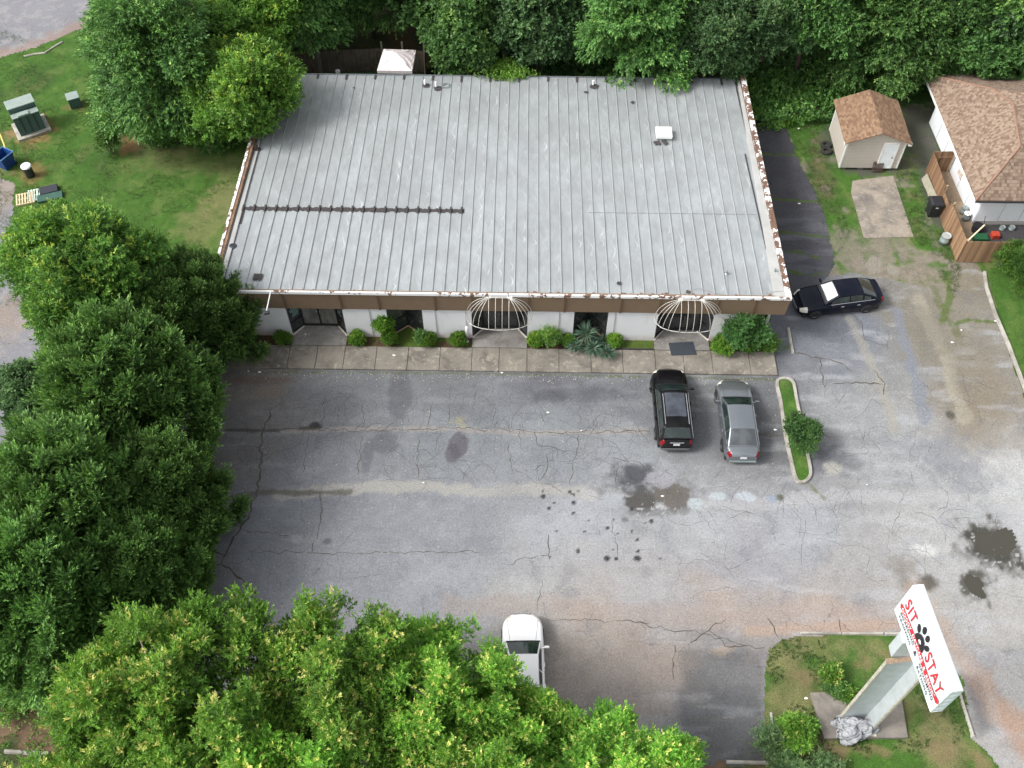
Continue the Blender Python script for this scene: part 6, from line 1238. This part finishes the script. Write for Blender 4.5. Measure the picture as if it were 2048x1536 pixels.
# ================================================================== the road sign
sg = thing('road_sign', 'tall pylon sign with a white banner wrapped over its box head', 'sign', (14.2, 13.5, 0))
MB().prism([at2(1619,1388), at2(1798,1384), at2(1813,1478), at2(1646,1480)], -.05, .22).build('slab', concrete('slab_concrete', S(160, 152, 142), S(130, 124, 118), S(172, 164, 154)), None, bevel=.02); tag(bpy.data.objects['slab'], 'flat square concrete slab under the pylon sign', 'slab')
pyl = simple('sign_metal', S(206, 214, 216, .72), .5, .05, var=.12, scale=2.2); edg = simple('sign_edge', S(200, 196, 180, .72), .8, var=.3, scale=4); rus = simple('sign_rust', S(138, 118, 100), .9, var=.4, scale=9)
pa, pb, pc = np.array((13.66, 13.68)), np.array((14.77, 13.80)), np.array((14.89, 13.22)); zt_ = 6.9
def plate(p, q, z0, z1, th, nm, mat, off=0): m = MB(); m.beam((*p, (z0+z1)/2), (*q, (z0+z1)/2), th, z1-z0); return m.build(nm, mat, sg)
plate(pa, pb, .22, zt_, .1, 'pylon_panel', pyl); plate(pb+(.03, .0), pc, .22, zt_, .1, 'pylon_panel', pyl)
MB().box(pa[0]-.04, pa[0]+.03, pa[1]-.07, pa[1]+.07, .22, zt_+.02).build('edge_trim', edg, sg); MB().box(pc[0]-.03, pc[0]+.07, pc[1]-.05, pc[1]+.03, .22, zt_+.02).build('edge_trim', edg, sg)
MB().add([(pa[0]-.05,pa[1]-.1,zt_+.021),(pb[0],pb[1]-.05,zt_+.021),(pc[0]+.02,pc[1]-.08,zt_+.021),(pc[0]+.13,pc[1]+.02,zt_+.021),(pb[0]+.12,pb[1]+.12,zt_+.021),(pa[0]-.05,pa[1]+.13,zt_+.021)], [(0,1,2,3,4,5)]).build('top_cap', rus, sg)
MB().box(13.88, 14.6, 13.9, 14.35, zt_-.1, 8.19).build('neck', pyl, sg, bevel=.02)
for q in ((13.66, 13.5), (14.95, 13.1)): MB().box(q[0]-.15, q[0]+.15, q[1]-.12, q[1]+.12, .22, .25).build('base_plate', simple('cream_plate', S(214, 206, 184), .7), sg)
ZT, ZB2 = 10.3, 8.2
A_ = np.array(at(1825.2, 1170.5, ZT)); C_ = np.array(at(1903.7, 1383.8, ZT)); ux = unit(C_-A_); ln_ = np.linalg.norm(C_-A_); nx_ = np.array([ux[1], -ux[0], 0]); nx_ = -nx_ if nx_[0] > 0 else nx_
dp = .42; up_ = np.array([0, 0, 1.0]); hh = ZT-ZB2
def sp(u, v, d=0): return A_+ux*u-up_*v+nx_*d      # u along, v down, d outward from the face
rs_ = np.random.default_rng(3)
def wr(u, v): return .02*math.sin(u*2.2+v)+.03*math.exp(-((u-ln_)*1.6)**2)*math.sin(v*9+u*5)+.018*math.exp(-(v*2.5)**2)*math.sin(u*7)
nu, nv = 60, 30; bm_ = simple('banner_vinyl', S(228, 238, 242, .85), .45, var=.03, scale=1.5)
m = MB(); m.grid([[sp(ln_*i/nu, hh*j/nv, wr(ln_*i/nu, hh*j/nv) if 0 < i < nu and 0 < j < nv else 0) for j in range(nv+1)] for i in range(nu+1)])
m.grid([[sp(ln_*i/nu, 0, 0), sp(ln_*i/nu, -.012, -.06), sp(ln_*i/nu, -.012, -dp+.05), sp(ln_*i/nu, .02, -dp)] for i in range(nu+1)])
m.grid([[sp(ln_, hh*j/nv-.0*(j == 0), 0)+0*ux, sp(ln_, hh*j/nv, -dp*.5)+ux*.02*math.sin(j), sp(ln_, hh*(j/nv)*.97, -dp)] for j in range(nv+1)]); m.grid([[sp(0, hh*j/nv, -dp), sp(0, hh*j/nv, 0)] for j in range(nv+1)]); m.grid([[sp(ln_*i/nu, hh, 0), sp(ln_*i/nu, hh, -dp)] for i in range(nu+1)]); m.grid([[sp(ln_*i/nu, hh, -dp), sp(ln_*i/nu, 0.02, -dp)] for i in range(nu+1)])
ban = m.build('banner', bm_, sg, smooth=False)
redm = simple('banner_red', S(190, 46, 56), .6, var=.04); blk = simple('banner_black', (.02, .018, .022, 1), .6); whl_ = simple('banner_white', S(236, 238, 240), .6, var=.02)
def lift(nm, pts2, faces, mat, d):     # 2D drawing laid on the banner, u right, v down
    m = MB(); m.add([sp(u, v, wr(u, v)+d) for u, v in pts2], faces); o = m.build(nm, mat, None); o.data.transform(Matrix.Translation(-sg.location)); o.parent = ban; return o
def text(nm, s_, u, v, size, mat, d, wfac=1.0, spc=1.0):
    cu = bpy.data.curves.new(nm, 'FONT'); cu.body = s_; cu.size = size; cu.space_character = spc; cu.offset = .012 if size > .5 else .004; ob = bpy.data.objects.new('tmp', cu); C.objects.link(ob); dg = bpy.context.evaluated_depsgraph_get(); me = bpy.data.meshes.new_from_object(ob.evaluated_get(dg)); bpy.data.objects.remove(ob)
    V = np.array([tuple(q.co) for q in me.vertices]); F = [tuple(p.vertices) for p in me.polygons]; return lift(nm, [(u+a*wfac, v-b) for a, b, c in V], F, mat, d), (V[:, 0].max() if len(V) else 0)*wfac
text('letters', 'SIT', .28, 1.02, .88, redm, .035, .62, 1.12); text('letters', 'STAY', 2.22, 1.02, .88, redm, .035, .62, 1.12)
def oval(cu_, cv, ru, rv, rot=0, n=24): return [(cu_+ru*math.cos(a)*math.cos(rot)-rv*math.sin(a)*math.sin(rot), cv+ru*math.cos(a)*math.sin(rot)+rv*math.sin(a)*math.cos(rot)) for a in [2*math.pi*k/n for k in range(n)]]
for k, (a, b, rot) in enumerate(((1.33, .64, -.35), (1.55, .32, -.1), (1.85, .32, .1), (2.07, .64, .35))): lift('paw_toe', oval(a, b, .11, .2, rot), [tuple(range(24))], blk, .034)
P = [(1.34,1.08),(1.40,.86),(1.54,.66),(1.7,.6),(1.86,.66),(2.0,.86),(2.06,1.08),(1.99,1.16),(1.86,1.15),(1.7,1.11),(1.54,1.15),(1.41,1.16)]; lift('paw_pad', P, [tuple(range(12))], blk, .034)
lift('dog_face', [(1.60,1.02),(1.62,.93),(1.67,.88),(1.73,.88),(1.77,.94),(1.80,.99),(1.74,1.01),(1.68,1.04)], [tuple(range(8))], whl_, .039); lift('dog_nose', oval(1.8, 1.02, .035, .03), [tuple(range(24))], blk, .043); lift('dog_eye', oval(1.7, .94, .02, .02), [tuple(range(24))], blk, .043)
P = [(.12+.1*(1-math.cos(a)), 1.28-.11*math.sin(a)) for a in np.linspace(-math.pi/2, math.pi/2, 9)]; n1_ = [(.22, 1.17), (3.68, 1.17)]; rr_ = [(3.68+.1*math.sin(a), 1.28-.11*math.cos(a)) for a in np.linspace(0, math.pi, 9)]
seg = 40; PP = [(.2+(3.5*i/seg), 1.165+.0*math.sin(i)) for i in range(seg+1)]+[(.2+(3.5*i/seg), 1.43) for i in range(seg+1)]; lift('ribbon', PP+[(.1, 1.28), (3.8, 1.28)], [(i, i+1, seg+2+i, seg+1+i) for i in range(seg)]+[(0, seg+1, 2*seg+2), (seg, 2*seg+3, 2*seg+1)], redm, .033)
text('letters', 'DOGGY  DAYCARE  &  RESORT', .3, 1.365, .235, whl_, .041, .9, 1.12); text('letters', 'BOARDING', .35, 1.62, .2, blk, .036, 1.05, 1.2); text('letters', 'TRAINING', .35, 1.86, .2, blk, .036, 1.05, 1.2); text('letters', '&', 1.75, 1.74, .32, blk, .036); text('letters', 'GROOMING', 2.25, 1.62, .2, blk, .036, 1.05, 1.2); text('letters', 'BATHING', 2.25, 1.86, .2, blk, .036, 1.05, 1.2)
# crumpled plastic sheet at the foot of the pylon
cx2, cy2, _ = at(1708, 1455, .6); rg = np.random.default_rng(9); rows = []
for i in range(30):
    ph = math.pi*.5*i/29; row = []
    for j in range(56):
        th = 2*math.pi*j/56; r = 1+.22*math.sin(3*th+1.2)+.12*math.sin(7*th+i*.3)+.08*math.sin(13*th+i*.8); q = .85*math.sin(ph)**.7*r; z = .24+.62*math.cos(ph)*(1+.2*math.sin(2*th))+.09*math.sin(9*th+i*1.3)*math.sin(ph)+.022*rg.normal()
        row.append((cx2+q*math.cos(th)*.95, cy2+q*math.sin(th)*.62, max(.1, z)))
    row.append(row[0]); rows.append(row)
m = MB(); m.grid(rows); tag(m.build('crumpled_sheet', simple('plastic_sheet', S(200, 203, 208, .55), .85, var=.1, scale=5), smooth=True), 'crumpled white plastic sheet at the foot of the pylon sign', 'plastic sheet')

# ================================================================== litter
rs = random.Random(21); lw = simple('litter_white', S(236, 236, 232), .7, var=.1)
LIT = [((519,745),'curled white scrap on the lot edge below the left entrance'),((497,743),'white cup at the short pavement end'),((789,714),'white scrap on the sidewalk below the tall bush'),((847,966),'white scrap on the pale tar band of the lot'),((1162,862),'white cup lid in the lot left of the black suv'),((1096,826),'bluish scrap in the middle of the lot'),((1004,746),'crushed white paper on the weedy joint under the middle entrance'),((1325,993),'white paper scrap between the two potholes'),
       ((1922,661),'white rolled paper on the gravel drive'),((1904,686),'white pebble-like scrap on the drive below the rolled paper'),((1598,408),'white scrap on the dark side drive'),((1550,860),'white scrap left of the island crepe myrtle'),((1597,258),'white stick at the grass edge left of the shed'),((1733,970),'small white scrap right of the island end'),((627,612),'white spot') ,((1990,643),'white scrap beside the long curb'),((1612,1397),'white bottle at the left edge of the concrete slab'),((612,672),'white ball on the left entrance slab')]
for (px, py), lb in LIT:
    if lb == 'white spot': continue
    X, Y, _ = at(px, py, .0); z = .13 if 692 < py < 720 or py == 672 else .02; a = rs.uniform(0, 3); l = rs.uniform(.06, .13); P = [(X+l*math.cos(a+k*.9)*(1-.3*(k % 2)), Y+l*.5*math.sin(a+k*.9), z+rs.uniform(0, .05)) for k in range(7)]; m = MB(); m.add(P+[(X, Y, z+.07)], [(i, (i+1) % 7, 7) for i in range(7)]); tag(m.build('litter', lw), lb, 'litter', 'scraps of litter')
# pebble-sized debris
rg = np.random.default_rng(31); n = 1500; V = []; F = []; PX = rg.uniform(440, 2040, n); PY = rg.uniform(745, 1240, n); X = []; 
for i in range(n):
    x, y = at2(PX[i], PY[i]); 
    if rg.random() < .35: x, y = rg.uniform(-15, 13.5), 31.8-abs(rg.normal(0, .25))
    if not (-16 < x < 25 and y < 31.75): continue
    r = rg.uniform(.008, .028); b = len(V); V += [(x-r, y-r, .005), (x+r, y-r*.6, .005), (x+r*.7, y+r, .005), (x-r*.6, y+r*.8, .005), (x, y, .005+r)]; F += [(b, b+1, b+4), (b+1, b+2, b+4), (b+2, b+3, b+4), (b+3, b, b+4)]
tag(np_mesh('grit', np.array(V), np.array(F), simple('grit_mix', S(176, 168, 150), .9, var=.45, scale=20)), 'loose grit and leaf crumbs on the lot', 'grit', kind='stuff')
